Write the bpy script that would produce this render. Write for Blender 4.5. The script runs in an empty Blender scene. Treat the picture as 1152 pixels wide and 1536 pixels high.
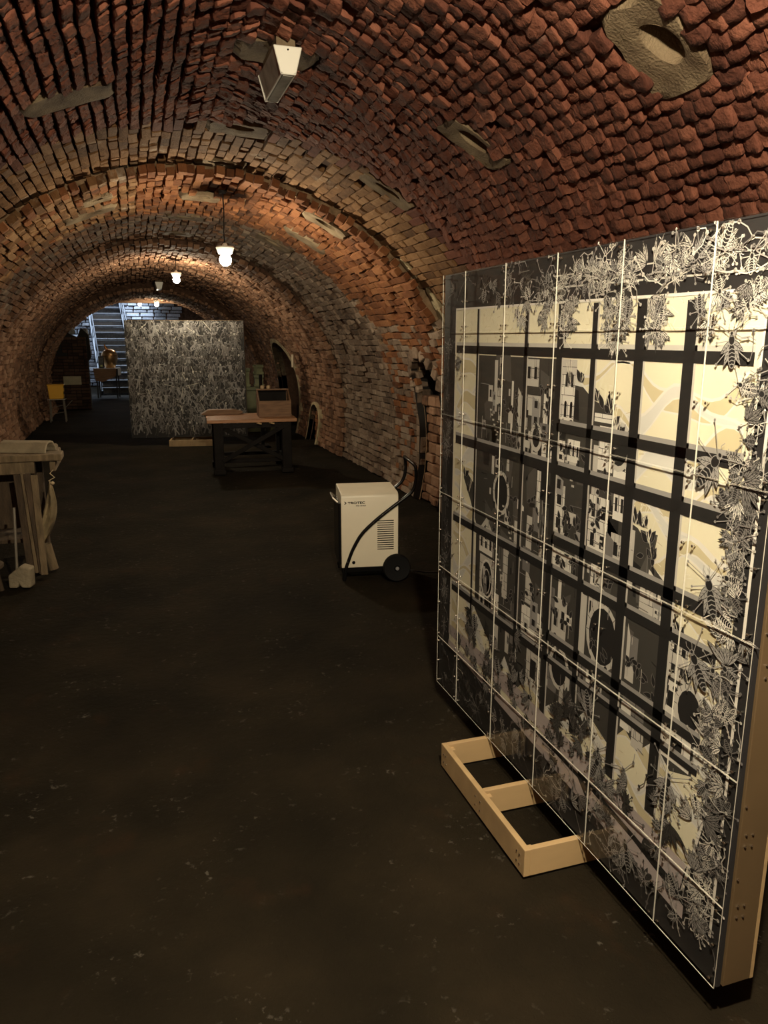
import bpy, bmesh, math, random
import numpy as np
from mathutils import Vector, Matrix, Euler, noise
from math import sin, cos, pi, radians

# ------------------------------------------------------------------ camera, world, light, exposure
SC = bpy.context.scene
COL = SC.collection
FPX, CAMH = 1140.0, 1.7
PITCH, YAW = radians(12.895), radians(18.133)
cam = bpy.data.cameras.new('camera')
cam.sensor_fit = 'HORIZONTAL'
cam.sensor_width = 36.0
cam.lens = FPX / 1152 * 36.0
cam.clip_start = 0.02
camo = bpy.data.objects.new('camera', cam)
COL.objects.link(camo)
camo.location = (0, 0, CAMH)
camo.rotation_euler = (pi / 2 - PITCH, 0, -YAW)
SC.camera = camo

world = bpy.data.worlds.new('dark_cellar_air')
SC.world = world
world.use_nodes = True
world.node_tree.nodes['Background'].inputs[0].default_value = (0.9, 0.75, 0.6, 1)
world.node_tree.nodes['Background'].inputs[1].default_value = 0.0

SC.view_settings.view_transform = 'Standard'
SC.view_settings.look = 'None'
SC.view_settings.gamma = 1.0
SC.view_settings.use_curve_mapping = False
SC.view_settings.exposure = 1.5
SC.cycles.use_denoising = True
SC.cycles.max_bounces = 6
SC.cycles.diffuse_bounces = 4
SC.cycles.transparent_max_bounces = 16
SC.cycles.sample_clamp_indirect = 4.0

WARM = (1.0, 0.85, 0.60)
# lamps of the cellar: (x, y, z of the bulb centre, cable top, power in watts)
LAMPS = [(0.50, 0.50, 2.64, 3.00, 158.0), (0.845, 7.0, 2.36, 2.93, 34.0), (0.75, 12.4, 2.56, 2.93, 32.0),
         (0.73, 20.6, 2.52, 2.72, 12.0), (0.40, 25.6, 2.72, 3.20, 10.0)]
BULB_R = 0.052
# daylight that falls down the stair shaft at the far end
dl = bpy.data.lights.new('daylight_in_stair_shaft', 'AREA')
dl.shape = 'RECTANGLE'; dl.size = 2.2; dl.size_y = 2.2
dl.energy = 300.0; dl.color = (0.62, 0.78, 1.0)
dlo = bpy.data.objects.new('daylight_in_stair_shaft', dl)
COL.objects.link(dlo); dlo.location = (-0.6, 28.1, 5.6)

RND = random.Random(7)

# ------------------------------------------------------------------ node helpers and materials
def mat_new(name):
    m = bpy.data.materials.new(name); m.use_nodes = True
    nt = m.node_tree
    return m, nt, nt.nodes, nt.links, nt.nodes['Principled BSDF']

def N(nodes, t, **kw):
    n = nodes.new(t)
    for k, v in kw.items(): setattr(n, k, v)
    return n

def ramp(nodes, stops):
    r = nodes.new('ShaderNodeValToRGB')
    e = r.color_ramp.elements
    while len(e) < len(stops): e.new(0.5)
    for el, (p, c) in zip(e, stops):
        el.position = p; el.color = (c[0], c[1], c[2], 1)
    return r

def simple(name, col, rough=0.6, metal=0.0, var=0.0, scale=8.0, bump=0.0, bscale=60.0, spec=0.5, stretch=None, col2=None):
    m, nt, nd, lk, p = mat_new(name)
    p.inputs['Roughness'].default_value = rough
    p.inputs['Metallic'].default_value = metal
    p.inputs['Specular IOR Level'].default_value = spec
    tc = N(nd, 'ShaderNodeTexCoord')
    src = tc.outputs['Object']
    if stretch:
        mp = N(nd, 'ShaderNodeMapping'); mp.inputs['Scale'].default_value = stretch
        lk.new(src, mp.inputs[0]); src = mp.outputs[0]
    if var > 0 or col2:
        nz = N(nd, 'ShaderNodeTexNoise'); nz.inputs['Scale'].default_value = scale
        nz.inputs['Detail'].default_value = 6
        lk.new(src, nz.inputs['Vector'])
        c2 = col2 or tuple(max(0, c * (1 - var)) for c in col)
        c1 = col if col2 else tuple(min(1, c * (1 + var * 0.5)) for c in col)
        r = ramp(nd, [(0.3, c2), (0.7, c1)])
        lk.new(nz.outputs['Fac'], r.inputs[0]); lk.new(r.outputs[0], p.inputs['Base Color'])
    else:
        p.inputs['Base Color'].default_value = (*col, 1)
    if bump > 0:
        nb = N(nd, 'ShaderNodeTexNoise'); nb.inputs['Scale'].default_value = bscale
        nb.inputs['Detail'].default_value = 5
        lk.new(src, nb.inputs['Vector'])
        b = N(nd, 'ShaderNodeBump'); b.inputs['Strength'].default_value = bump; b.inputs['Distance'].default_value = 0.01
        lk.new(nb.outputs['Fac'], b.inputs['Height']); lk.new(b.outputs[0], p.inputs['Normal'])
    return m

def brick_mat(name, dark, mid, light, pale=None, pale_amt=0.55, bump=0.5, sharp=0.3):
    """fired clay: own tone per brick, blotches in the clay, lime bloom where pale is given"""
    m, nt, nd, lk, p = mat_new(name)
    p.inputs['Roughness'].default_value = 0.9
    p.inputs['Specular IOR Level'].default_value = 0.25
    geo = N(nd, 'ShaderNodeNewGeometry'); oi = N(nd, 'ShaderNodeObjectInfo')
    ad = N(nd, 'ShaderNodeMath', operation='ADD'); fr = N(nd, 'ShaderNodeMath', operation='FRACT')
    lk.new(geo.outputs['Random Per Island'], ad.inputs[0]); lk.new(oi.outputs['Random'], ad.inputs[1]); lk.new(ad.outputs[0], fr.inputs[0])
    nz = N(nd, 'ShaderNodeTexNoise'); nz.inputs['Scale'].default_value = 22; nz.inputs['Detail'].default_value = 7
    lk.new(geo.outputs['Position'], nz.inputs['Vector'])
    n2 = N(nd, 'ShaderNodeTexNoise'); n2.inputs['Scale'].default_value = 1.3; n2.inputs['Detail'].default_value = 4
    lk.new(geo.outputs['Position'], n2.inputs['Vector'])
    def mul(a, k):
        x = N(nd, 'ShaderNodeMath', operation='MULTIPLY'); lk.new(a, x.inputs[0]); x.inputs[1].default_value = k; return x.outputs[0]
    def add(a, b):
        x = N(nd, 'ShaderNodeMath', operation='ADD'); lk.new(a, x.inputs[0]); lk.new(b, x.inputs[1]); return x.outputs[0]
    f = add(add(mul(fr.outputs[0], 0.42), mul(nz.outputs['Fac'], 0.45)), mul(n2.outputs['Fac'], 0.35))
    r = ramp(nd, [(0.32, dark), (0.60, mid), (0.88, light)])
    lk.new(f, r.inputs[0])
    out = r.outputs[0]
    if pale:
        n3 = N(nd, 'ShaderNodeTexNoise'); n3.inputs['Scale'].default_value = 2.2; n3.inputs['Detail'].default_value = 8; n3.inputs['Roughness'].default_value = 0.7
        lk.new(geo.outputs['Position'], n3.inputs['Vector'])
        r3 = ramp(nd, [(pale_amt, (0, 0, 0)), (pale_amt + 0.14, (0.75, 0.75, 0.75))]); lk.new(n3.outputs['Fac'], r3.inputs[0])
        mx = N(nd, 'ShaderNodeMix', data_type='RGBA'); lk.new(r3.outputs[0], mx.inputs[0]); lk.new(out, mx.inputs[6])
        mx.inputs[7].default_value = (*pale, 1); out = mx.outputs[2]
    lk.new(out, p.inputs['Base Color'])
    nb = N(nd, 'ShaderNodeTexNoise'); nb.inputs['Scale'].default_value = 70; nb.inputs['Detail'].default_value = 8
    lk.new(geo.outputs['Position'], nb.inputs['Vector'])
    b = N(nd, 'ShaderNodeBump'); b.inputs['Strength'].default_value = bump; b.inputs['Distance'].default_value = 0.012
    lk.new(nb.outputs['Fac'], b.inputs['Height']); lk.new(b.outputs[0], p.inputs['Normal'])
    return m

M = {}
M['brick_eroded'] = brick_mat('eroded_red_brick', (0.070, 0.024, 0.016), (0.158, 0.056, 0.035), (0.245, 0.095, 0.058), pale=(0.20, 0.14, 0.12), pale_amt=0.66, bump=0.6)
M['brick_orange'] = brick_mat('orange_brick', (0.09, 0.045, 0.022), (0.22, 0.115, 0.050), (0.33, 0.195, 0.10), pale=(0.55, 0.48, 0.38), pale_amt=0.60, bump=0.6)
M['brick_rib'] = brick_mat('rust_orange_brick', (0.085, 0.036, 0.018), (0.215, 0.083, 0.034), (0.29, 0.13, 0.055), pale=(0.36, 0.26, 0.17), pale_amt=0.63, bump=0.6)
M['brick_grey'] = brick_mat('weathered_grey_brick', (0.09, 0.060, 0.042), (0.24, 0.17, 0.12), (0.36, 0.28, 0.21), pale=(0.30, 0.11, 0.06), pale_amt=0.60, bump=0.6)
M['brick_brown'] = brick_mat('sooty_brown_brick', (0.08, 0.043, 0.027), (0.24, 0.128, 0.074), (0.36, 0.22, 0.14), pale=(0.30, 0.12, 0.06), pale_amt=0.58, bump=0.6)
M['brick_dark'] = brick_mat('near_black_brick', (0.02, 0.012, 0.009), (0.06, 0.032, 0.02), (0.10, 0.06, 0.04), bump=0.6)  # darkest brick tone, for the stub wall and arch pockets
M['stone'] = brick_mat('dark_back_stone', (0.09, 0.09, 0.095), (0.27, 0.27, 0.28), (0.50, 0.51, 0.54), bump=0.8)
M['mortar'] = simple('lime_mortar', (0.36, 0.24, 0.14), 0.95, var=0.5, scale=14, bump=0.8, bscale=40, spec=0.2)
M['mortar_dark'] = simple('sooty_mortar', (0.10, 0.055, 0.035), 0.95, var=0.6, scale=10, bump=0.8, bscale=40, spec=0.2)
M['plaster'] = simple('grey_cement_plaster', (0.275, 0.210, 0.130), 0.9, scale=7, bump=0.8, bscale=90, spec=0.25, col2=(0.12, 0.082, 0.050))
M['plaster_pale'] = simple('pale_lime_plaster', (0.44, 0.36, 0.22), 0.9, var=0.5, scale=9, bump=1.0, bscale=60, spec=0.2)
M['near_black'] = simple('flat_black', (0.02, 0.017, 0.015), 0.95)
M['plywood'] = simple('birch_plywood', (0.46, 0.32, 0.165), 0.6, var=0.12, scale=3, stretch=(1, 1, 14))
M['plywood_long'] = simple('birch_plywood_long_grain', (0.46, 0.32, 0.165), 0.6, var=0.16, scale=2.2, stretch=(6, 1, 3))
M['plywood_dim'] = simple('shaded_plywood', (0.125, 0.082, 0.04), 0.6, var=0.12, scale=5)  # plywood with its shade put into a darker base colour
M['steel'] = simple('screw_steel', (0.75, 0.72, 0.66), 0.25, metal=1.0)
M['black_paint'] = simple('black_paint', (0.005, 0.005, 0.0055), 0.22)
M['black_board'] = simple('black_backing_board', (0.022, 0.021, 0.023), 0.6)
M['white_steel'] = simple('cream_white_enamel', (0.80, 0.74, 0.58), 0.4, var=0.05, scale=3)
M['rubber'] = simple('black_rubber', (0.006, 0.006, 0.0065), 0.7, spec=0.2)
M['hub'] = simple('grey_hub_plastic', (0.25, 0.25, 0.26), 0.4)
M['lamp_white'] = simple('white_lamp_enamel', (0.82, 0.80, 0.72), 0.35)
M['lamp_glass'] = simple('frosted_grey_diffuser', (0.42, 0.41, 0.36), 0.25, var=0.35, scale=14)
M['cable'] = simple('black_cable', (0.015, 0.013, 0.012), 0.6)
M['table_wood'] = simple('reddish_brown_tabletop', (0.42, 0.21, 0.10), 0.45, var=0.4, scale=5, bump=0.3, bscale=40, stretch=(1, 10, 10))
M['black_wood'] = simple('black_stained_timber', (0.010, 0.008, 0.007), 0.7, var=0.4, scale=6, bump=0.4, spec=0.15)
M['box_wood'] = simple('brown_box_wood', (0.20, 0.105, 0.05), 0.55, var=0.4, scale=6, bump=0.3, stretch=(1, 8, 8))
M['old_wood'] = simple('dusty_old_wood', (0.20, 0.145, 0.082), 0.85, var=0.5, scale=5, bump=0.6, bscale=30, stretch=(6, 6, 1))
M['dark_wood'] = simple('dark_old_wood', (0.085, 0.056, 0.032), 0.8, var=0.5, scale=5, bump=0.6, bscale=30, stretch=(6, 6, 1))
M['canvas'] = simple('tan_canvas', (0.30, 0.23, 0.125), 0.95, var=0.4, scale=7, bump=0.7, bscale=25)
M['tile_clay'] = simple('dusty_pale_clay', (0.30, 0.25, 0.165), 0.85, var=0.35, scale=7, bump=0.5)
M['yellow'] = simple('yellow_plastic', (0.80, 0.42, 0.03), 0.4)
M['metal_dark'] = simple('dark_iron', (0.03, 0.032, 0.036), 0.5, metal=0.3)
M['metal_leg'] = simple('dull_grey_metal', (0.30, 0.27, 0.22), 0.4, metal=0.6)
M['copper'] = simple('polished_copper', (0.92, 0.58, 0.27), 0.32, metal=1.0)
M['copper_dark'] = simple('aged_copper', (0.45, 0.20, 0.08), 0.4, metal=1.0)
M['cloth'] = simple('white_tablecloth', (0.72, 0.72, 0.72), 0.9, bump=0.3, bscale=20)
M['sign'] = simple('pale_sign_board', (0.42, 0.38, 0.25), 0.7, var=0.3, scale=4)
M['green_crate'] = simple('olive_green_crate', (0.13, 0.14, 0.075), 0.7, var=0.5, scale=4)
M['tread'] = simple('slate_grey_tread', (0.06, 0.062, 0.068), 0.5)
M['pipe'] = simple('pale_pipe', (0.6, 0.5, 0.36), 0.5)
M['jar'] = simple('tan_ceramic', (0.45, 0.32, 0.18), 0.5)
M['lcd'] = simple('pale_green_label', (0.5, 0.55, 0.2), 0.4)
M['rope'] = simple('pale_string', (0.5, 0.4, 0.25), 0.9)

def emis(name, col, s):
    m, nt, nd, lk, p = mat_new(name)
    e = N(nd, 'ShaderNodeEmission'); e.inputs[0].default_value = (*col, 1); e.inputs[1].default_value = s
    lk.new(e.outputs[0], nd['Material Output'].inputs[0]); return m

def acrylic_mat():
    m, nt, nd, lk, p = mat_new('clear_acrylic')
    t = N(nd, 'ShaderNodeBsdfTransparent'); t.inputs[0].default_value = (0.97, 0.97, 0.96, 1)
    g = N(nd, 'ShaderNodeBsdfGlossy'); g.inputs['Roughness'].default_value = 0.035
    f = N(nd, 'ShaderNodeFresnel'); f.inputs[0].default_value = 1.49
    x = N(nd, 'ShaderNodeMixShader')
    gb = N(nd, 'ShaderNodeNewGeometry'); inv = N(nd, 'ShaderNodeMath', operation='SUBTRACT'); inv.inputs[0].default_value = 1.0
    lk.new(gb.outputs['Backfacing'], inv.inputs[1])
    mu = N(nd, 'ShaderNodeMath', operation='MULTIPLY'); lk.new(f.outputs[0], mu.inputs[0]); lk.new(inv.outputs[0], mu.inputs[1])
    lk.new(mu.outputs[0], x.inputs[0]); lk.new(t.outputs[0], x.inputs[1]); lk.new(g.outputs[0], x.inputs[2])
    lk.new(x.outputs[0], nd['Material Output'].inputs[0]); return m
M['acrylic'] = acrylic_mat()
M['acrylic_edge'] = simple('pale_cut_acrylic_edge', (0.62, 0.60, 0.53), 0.35)

def floor_mat():
    m, nt, nd, lk, p = mat_new('packed_dark_earth_floor')
    geo = N(nd, 'ShaderNodeNewGeometry')
    def nz(s, d=6, ro=0.6):
        n = N(nd, 'ShaderNodeTexNoise'); n.inputs['Scale'].default_value = s; n.inputs['Detail'].default_value = d; n.inputs['Roughness'].default_value = ro
        lk.new(geo.outputs['Position'], n.inputs['Vector']); return n.outputs['Fac']
    r = ramp(nd, [(0.30, (0.0075, 0.0060, 0.0036)), (0.52, (0.0155, 0.0118, 0.0068)), (0.75, (0.027, 0.0195, 0.011))])
    lk.new(nz(1.6, 8), r.inputs[0])
    # rusty stains
    r2 = ramp(nd, [(0.60, (0, 0, 0)), (0.75, (0.6, 0.6, 0.6))]); lk.new(nz(2.7, 5), r2.inputs[0])
    mx = N(nd, 'ShaderNodeMix', data_type='RGBA'); lk.new(r2.outputs[0], mx.inputs[0]); lk.new(r.outputs[0], mx.inputs[6]); mx.inputs[7].default_value = (0.034, 0.018, 0.009, 1)
    # pale scuffs and flecks
    ra = ramp(nd, [(0.62, (0, 0, 0)), (0.70, (1, 1, 1))]); lk.new(nz(34, 3, 0.6), ra.inputs[0])
    rb = ramp(nd, [(0.48, (0, 0, 0)), (0.66, (1, 1, 1))]); lk.new(nz(3.5, 3), rb.inputs[0])
    mm = N(nd, 'ShaderNodeMath', operation='MULTIPLY'); lk.new(ra.outputs[0], mm.inputs[0]); lk.new(rb.outputs[0], mm.inputs[1])
    m3 = N(nd, 'ShaderNodeMath', operation='MULTIPLY'); lk.new(mm.outputs[0], m3.inputs[0]); m3.inputs[1].default_value = 0.75
    mx2 = N(nd, 'ShaderNodeMix', data_type='RGBA'); lk.new(m3.outputs[0], mx2.inputs[0]); lk.new(mx.outputs[2], mx2.inputs[6]); mx2.inputs[7].default_value = (0.11, 0.10, 0.082, 1)
    lk.new(mx2.outputs[2], p.inputs['Base Color'])
    p.inputs['Roughness'].default_value = 0.9; p.inputs['Specular IOR Level'].default_value = 0.08
    b = N(nd, 'ShaderNodeBump'); b.inputs['Strength'].default_value = 0.55; b.inputs['Distance'].default_value = 0.02
    lk.new(nz(24, 8), b.inputs['Height']); lk.new(b.outputs[0], p.inputs['Normal'])
    return m
M['floor'] = floor_mat()

# ------------------------------------------------------------------ mesh helpers
class MB:
    def __init__(s): s.v, s.f, s.m = [], [], []
    def add(s, vs, fs, mi=0):
        o = len(s.v); s.v += [tuple(v) for v in vs]
        s.f += [tuple(i + o for i in f) for f in fs]; s.m += [mi] * len(fs); return s
    def box(s, c, d, rot=None, mi=0, taper=1.0):
        hx, hy, hz = d[0] / 2, d[1] / 2, d[2] / 2
        vs = [Vector((x * hx * (taper if z > 0 else 1), y * hy * (taper if z > 0 else 1), z * hz)) for z in (-1, 1) for x, y in ((-1, -1), (1, -1), (1, 1), (-1, 1))]
        R = Euler(rot).to_matrix() if rot else Matrix.Identity(3)
        vs = [R @ v + Vector(c) for v in vs]
        return s.add(vs, [(3, 2, 1, 0), (4, 5, 6, 7), (0, 1, 5, 4), (1, 2, 6, 5), (2, 3, 7, 6), (3, 0, 4, 7)], mi)
    def bar(s, a, b, w, h, mi=0, up=(0, 0, 1)):
        """square bar from a to b"""
        a, b = Vector(a), Vector(b); d = (b - a).normalized(); u = Vector(up)
        if abs(d.dot(u)) > 0.98: u = Vector((0, 1, 0))
        x = d.cross(u).normalized() * w / 2; y = x.cross(d).normalized() * h / 2
        vs = [p + x * i + y * j for p in (a, b) for i, j in ((-1, -1), (1, -1), (1, 1), (-1, 1))]
        return s.add(vs, [(0, 1, 2, 3), (7, 6, 5, 4), (1, 0, 4, 5), (2, 1, 5, 6), (3, 2, 6, 7), (0, 3, 7, 4)], mi)
    def tube(s, pts, r, n=8, mi=0, cap=True):
        pts = [Vector(p) for p in pts]; rs = r if isinstance(r, (list, tuple)) else [r] * len(pts)
        rings = []; prev = None
        for i, p in enumerate(pts):
            d = (pts[min(i + 1, len(pts) - 1)] - pts[max(i - 1, 0)]).normalized()
            if prev is None:
                u = Vector((0, 0, 1)) if abs(d.z) < 0.9 else Vector((1, 0, 0))
                x = d.cross(u).normalized()
            else:
                x = (prev - d * prev.dot(d)).normalized()
            prev = x; y = d.cross(x)
            rings.append([p + (x * cos(2 * pi * k / n) + y * sin(2 * pi * k / n)) * rs[i] for k in range(n)])
        vs = [v for g in rings for v in g]; fs = []
        for i in range(len(pts) - 1):
            for k in range(n):
                a, b = i * n + k, i * n + (k + 1) % n
                fs.append((a, b, b + n, a + n))
        if cap: fs += [tuple(range(n - 1, -1, -1)), tuple((len(pts) - 1) * n + k for k in range(n))]
        return s.add(vs, fs, mi)
    def lathe(s, prof, c=(0, 0, 0), n=24, mi=0, axis='z'):
        vs = []
        for r, z in prof:
            for k in range(n):
                a = 2 * pi * k / n
                p = (r * cos(a), r * sin(a), z)
                if axis == 'y': p = (p[0], p[2], p[1])
                vs.append((p[0] + c[0], p[1] + c[1], p[2] + c[2]))
        fs = []
        for i in range(len(prof) - 1):
            for k in range(n):
                a, b = i * n + k, i * n + (k + 1) % n
                fs.append((a, b, b + n, a + n))
        fs += [tuple(range(n - 1, -1, -1)), tuple((len(prof) - 1) * n + k for k in range(n))]
        return s.add(vs, fs, mi)
    def prism(s, poly, a, b, plane='xz', mi=0):
        """poly extruded along the third axis from a to b"""
        def P(u, v, w): return {'xz': (u, w, v), 'xy': (u, v, w), 'yz': (w, u, v)}[plane]
        n = len(poly); vs = [P(u, v, a) for u, v in poly] + [P(u, v, b) for u, v in poly]
        fs = [tuple(range(n)), tuple(range(2 * n - 1, n - 1, -1))] + [(i, (i + 1) % n, n + (i + 1) % n, n + i) for i in range(n)]
        return s.add(vs, fs, mi)

def link(name, data, parent=None):
    o = bpy.data.objects.new(name, data); COL.objects.link(o)
    if parent: o.parent = parent
    return o

def obj(name, mb, mats, parent=None, smooth=False, bevel=0.0, kind=None, loc=None, seg=1):
    me = bpy.data.meshes.new(name)
    me.from_pydata(mb.v, [], mb.f)
    for m in (mats if isinstance(mats, (list, tuple)) else [mats]): me.materials.append(M[m] if isinstance(m, str) else m)
    me.polygons.foreach_set('material_index', mb.m)
    bm = bmesh.new(); bm.from_mesh(me); bmesh.ops.recalc_face_normals(bm, faces=bm.faces); bm.to_mesh(me); bm.free()
    if smooth:
        me.polygons.foreach_set('use_smooth', [True] * len(me.polygons))
        me.set_sharp_from_angle(angle=radians(40))
    o = link(name, me, parent)
    if loc: o.location = loc
    if bevel:
        b = o.modifiers.new('edge', 'BEVEL'); b.width = bevel; b.segments = seg; b.limit_method = 'ANGLE'; b.angle_limit = radians(35)
    if kind: o['kind'] = kind
    return o

def tag(o, label, cat, group=None):
    o['label'] = label; o['category'] = cat
    if group: o['group'] = group
    return o

def thing(name, label, cat, loc=(0, 0, 0), rotz=0.0, group=None):
    o = bpy.data.objects.new(name, None); COL.objects.link(o)
    o.location = loc; o.rotation_euler = (0, 0, rotz); o.empty_display_size = 0.1
    return tag(o, label, cat, group)

def structure(o, label=None):
    o['kind'] = 'structure'
    if label: o['label'] = label
    return o

def copy_tree(o, parent=None):
    c = o.copy(); COL.objects.link(c)
    if parent: c.parent = parent
    for ch in list(o.children): copy_tree(ch, c)
    return c

def flat_mesh(name, V, F4, mats, midx=None, smooth=True):
    """fast quad mesh from numpy arrays"""
    me = bpy.data.meshes.new(name)
    me.vertices.add(len(V)); me.vertices.foreach_set('co', np.asarray(V, np.float32).ravel())
    n = len(F4); me.loops.add(n * 4); me.loops.foreach_set('vertex_index', np.asarray(F4, np.int32).ravel())
    me.polygons.add(n); me.polygons.foreach_set('loop_start', np.arange(0, 4 * n, 4, dtype=np.int32))
    for m in mats: me.materials.append(M[m])
    if midx is not None: me.polygons.foreach_set('material_index', np.asarray(midx, np.int32))
    me.polygons.foreach_set('use_smooth', np.full(n, smooth))
    me.update(calc_edges=True); me.validate()
    return me

# ------------------------------------------------------------------ the barrel vault
class Sec:
    def __init__(s, y0, y1, cx, zc, a, b): s.y0, s.y1, s.cx, s.zc, s.a, s.b = y0, y1, cx, zc, a, b
    def tmax(s): return math.acos(max(-1, -s.zc / s.b))
    def P(s, t, off=0.0): return (s.cx + (s.a + off) * np.sin(t), s.zc + (s.b + off) * np.cos(t))

A = Sec(-3.2, 6.55, 0.60, 0.60, 2.42, 2.42)
B = Sec(6.55, 8.45, 0.58, 0.60, 2.33, 2.33)
C = Sec(8.45, 10.9, 0.55, 0.60, 2.40, 2.37)
D = Sec(10.9, 13.8, 0.53, 0.60, 2.36, 2.27)
Ee = Sec(13.8, 17.6, 0.50, 0.60, 2.40, 2.24)
F = Sec(17.6, 21.2, 0.48, 0.60, 2.30, 2.06)

# holes in the right wall: (y0, y1, top z of the arch crown, spring z)
HOLES = [(6.90, 7.58, 1.50, 1.20), (12.15, 12.85, 0.62, 0.34), (13.75, 15.7, 1.62, 0.95)]
def in_hole(y, z, grow=0.0):
    for y0, y1, zt, zs in HOLES:
        if y0 - grow < y < y1 + grow and z < zt + grow:
            if z <= zs: return True
            yc, hw = (y0 + y1) / 2, (y1 - y0) / 2 + grow
            if ((y - yc) / hw) ** 2 + ((z - zs) / (zt + grow - zs)) ** 2 < 1: return True
    return False

# cement patches with vent slots: (section, theta deg, y, half width deg, half length m, slot?, skew)
PATCH = [(A, 30.6, 2.52, 5.3, 0.155, True, 0.05), (A, 29.8, 4.00, 5.2, 0.12, True, 0.0), (A, 29.6, 5.44, 5.4, 0.11, True, 0.0),
         (A, 4.0, 5.38, 4.9, 0.15, True, 0.0), (A, 3.8, 3.97, 4.9, 0.15, False, 0.0), (A, -19.6, 4.52, 6.2, 0.14, False, 0.02),
         (A, 3.8, 6.42, 4.8, 0.10, True, 0.0),
         (B, 28.2, 6.80, 5.4, 0.14, True, 0.0), (B, -18.8, 7.12, 3.6, 0.13, True, 0.0), (B, -21.0, 7.72, 6.2, 0.14, True, 0.0),
         (B, 3.0, 7.46, 4.6, 0.16, True, 0.0), (B, 29.5, 7.75, 6.0, 0.13, False, 0.0),
         (C, 3.0, 8.95, 5.0, 0.15, True, 0.0), (C, 26.0, 8.9, 5.5, 0.16, True, 0.0), (C, 3.0, 10.35, 5.0, 0.15, True, 0.0), (A, 55.5, 6.44, 5.0, 0.07, False, 0.05), (A, 46.0, 6.47, 3.0, 0.04, False, 0.0)]
def in_patch(sec, td, y):
    for s, t0, y0, ht, hy, slot, sk in PATCH:
        if s is sec and abs(td - t0) < ht * 0.93 and abs(y - y0) < hy * 1.0: return True
    return False

# dark cracks across the vault where a course of bricks is missing: (section, y, theta from, to)
CRACKS = [(C, 9.02, 40, 66), (C, 9.55, 48, 80), (C, 10.15, 36, 74), (C, 9.9, -62, -38), (D, 11.05, -40, 34), (D, 11.6, 38, 70), (D, 12.1, -70, -40), (B, 8.32, 50, 64)]
def in_crack(sec, td, y):
    for s, yc, t0, t1 in CRACKS:
        if s is sec and t0 < td < t1:
            w = 0.075 * (0.5 + noise.noise(Vector((td * 0.15, yc, 0))) + 0.4)
            if abs(y - yc - 0.05 * noise.noise(Vector((td * 0.09, yc * 3, 5)))) < w: return True
    return False

fwdv = np.array([sin(YAW), cos(YAW)])
def project(Pn):
    """pixel position and distance of points, used only to decide how finely a brick is built"""
    X, Y, Z = Pn[:, 0], Pn[:, 1], Pn[:, 2] - CAMH
    f = X * sin(YAW) + Y * cos(YAW); u = X * cos(YAW) - Y * sin(YAW)
    a = f * cos(PITCH) - Z * sin(PITCH); b = -f * sin(PITCH) - Z * cos(PITCH)
    a = np.where(a < 0.1, 0.1, a)
    return 576 + FPX * u / a, 768 + FPX * b / a, a

# ---- brick variants, all quads, unit footprint, z in metres (0 = face)
def lump(seed, depth=0.03):
    """eroded brick end: a tongue whose lower (+y) edge stands proud and rounded, like a scale"""
    r = random.Random(seed); n = 7; V = []; Fq = []
    tx, ty = r.uniform(-0.012, 0.012), r.uniform(0.005, 0.013)
    off = Vector((r.uniform(0, 50), r.uniform(0, 50), 0)); cut = r.uniform(0.10, 0.34); skew = r.uniform(-0.12, 0.12)
    for j in range(n):
        for i in range(n):
            x, y = -1 + 2 * i / (n - 1), -1 + 2 * j / (n - 1)
            if abs(x) > .6 and abs(x) < .99: x = math.copysign(.86, x)
            if abs(y) > .6 and abs(y) < .99: y = math.copysign(.86, y)
            nz = noise.noise(Vector((x * 1.1, y * 1.1, 0)) + off); n2 = noise.noise(Vector((x * 2.6, y * 2.6, 20)) + off)
            px = x * 0.5 * (1 - 0.10 * max(0, y) ** 3); py = y * 0.5
            if y > 0: py -= cut * 0.5 * y * min(1.0, abs(x + skew)) ** 2.4
            px += 0.05 * noise.noise(Vector((x * .9, y * .9, 7)) + off); py += 0.05 * noise.noise(Vector((x * .9, y * .9, 13)) + off)
            h = ty * y + tx * x + 0.008 * nz + 0.004 * n2
            rr = max(abs(x), abs(y))
            if rr > 0.99: h -= 0.007 if y < .99 else 0.010
            V.append((px, py, h))
    for j in range(n - 1):
        for i in range(n - 1): Fq.append((j * n + i, j * n + i + 1, (j + 1) * n + i + 1, (j + 1) * n + i))
    ring = [i for i in range(n)] + [(j + 1) * n - 1 for j in range(1, n)] + [n * n - 1 - i for i in range(1, n)] + [(n - 1 - j) * n for j in range(1, n - 1)]
    o = len(V)
    for q in ring: V.append((V[q][0] * 0.95, V[q][1] * 0.95, -depth - 0.03))
    for a in range(len(ring)):
        b = (a + 1) % len(ring); Fq.append((ring[b], ring[a], o + a, o + b))
    return np.array(V), np.array(Fq)

def block(seed, chip=0.05, depth=0.06, rnd=0.006):
    r = random.Random(seed); V = []; Fq = []
    base = [(-.5, -.5), (0, -.5), (.5, -.5), (.5, 0), (.5, .5), (0, .5), (-.5, .5), (-.5, 0)]
    base = [(x + r.uniform(-chip, chip) * 0.5, y + r.uniform(-chip, chip)) for x, y in base]
    tl = (r.uniform(-.006, .006), r.uniform(-.005, .005))
    for sc, z in ((0.97, -depth), (1.0, -rnd), (0.92, 0.0)):
        for x, y in base: V.append((x * sc, y * sc, z + (tl[0] * x + tl[1] * y) * 2 + (r.uniform(-.002, .002) if z == 0 else 0)))
    V.append((0, 0, 0.001))
    for k in range(2):
        for i in range(8):
            j = (i + 1) % 8; Fq.append((k * 8 + i, k * 8 + j, k * 8 + 8 + j, k * 8 + 8 + i))
    t = 16
    for a, b, c in ((0, 1, 7), (2, 3, 1), (4, 5, 3), (6, 7, 5)): Fq.append((t + a, t + b, 24, t + c))
    return np.array(V), np.array(Fq)

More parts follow.
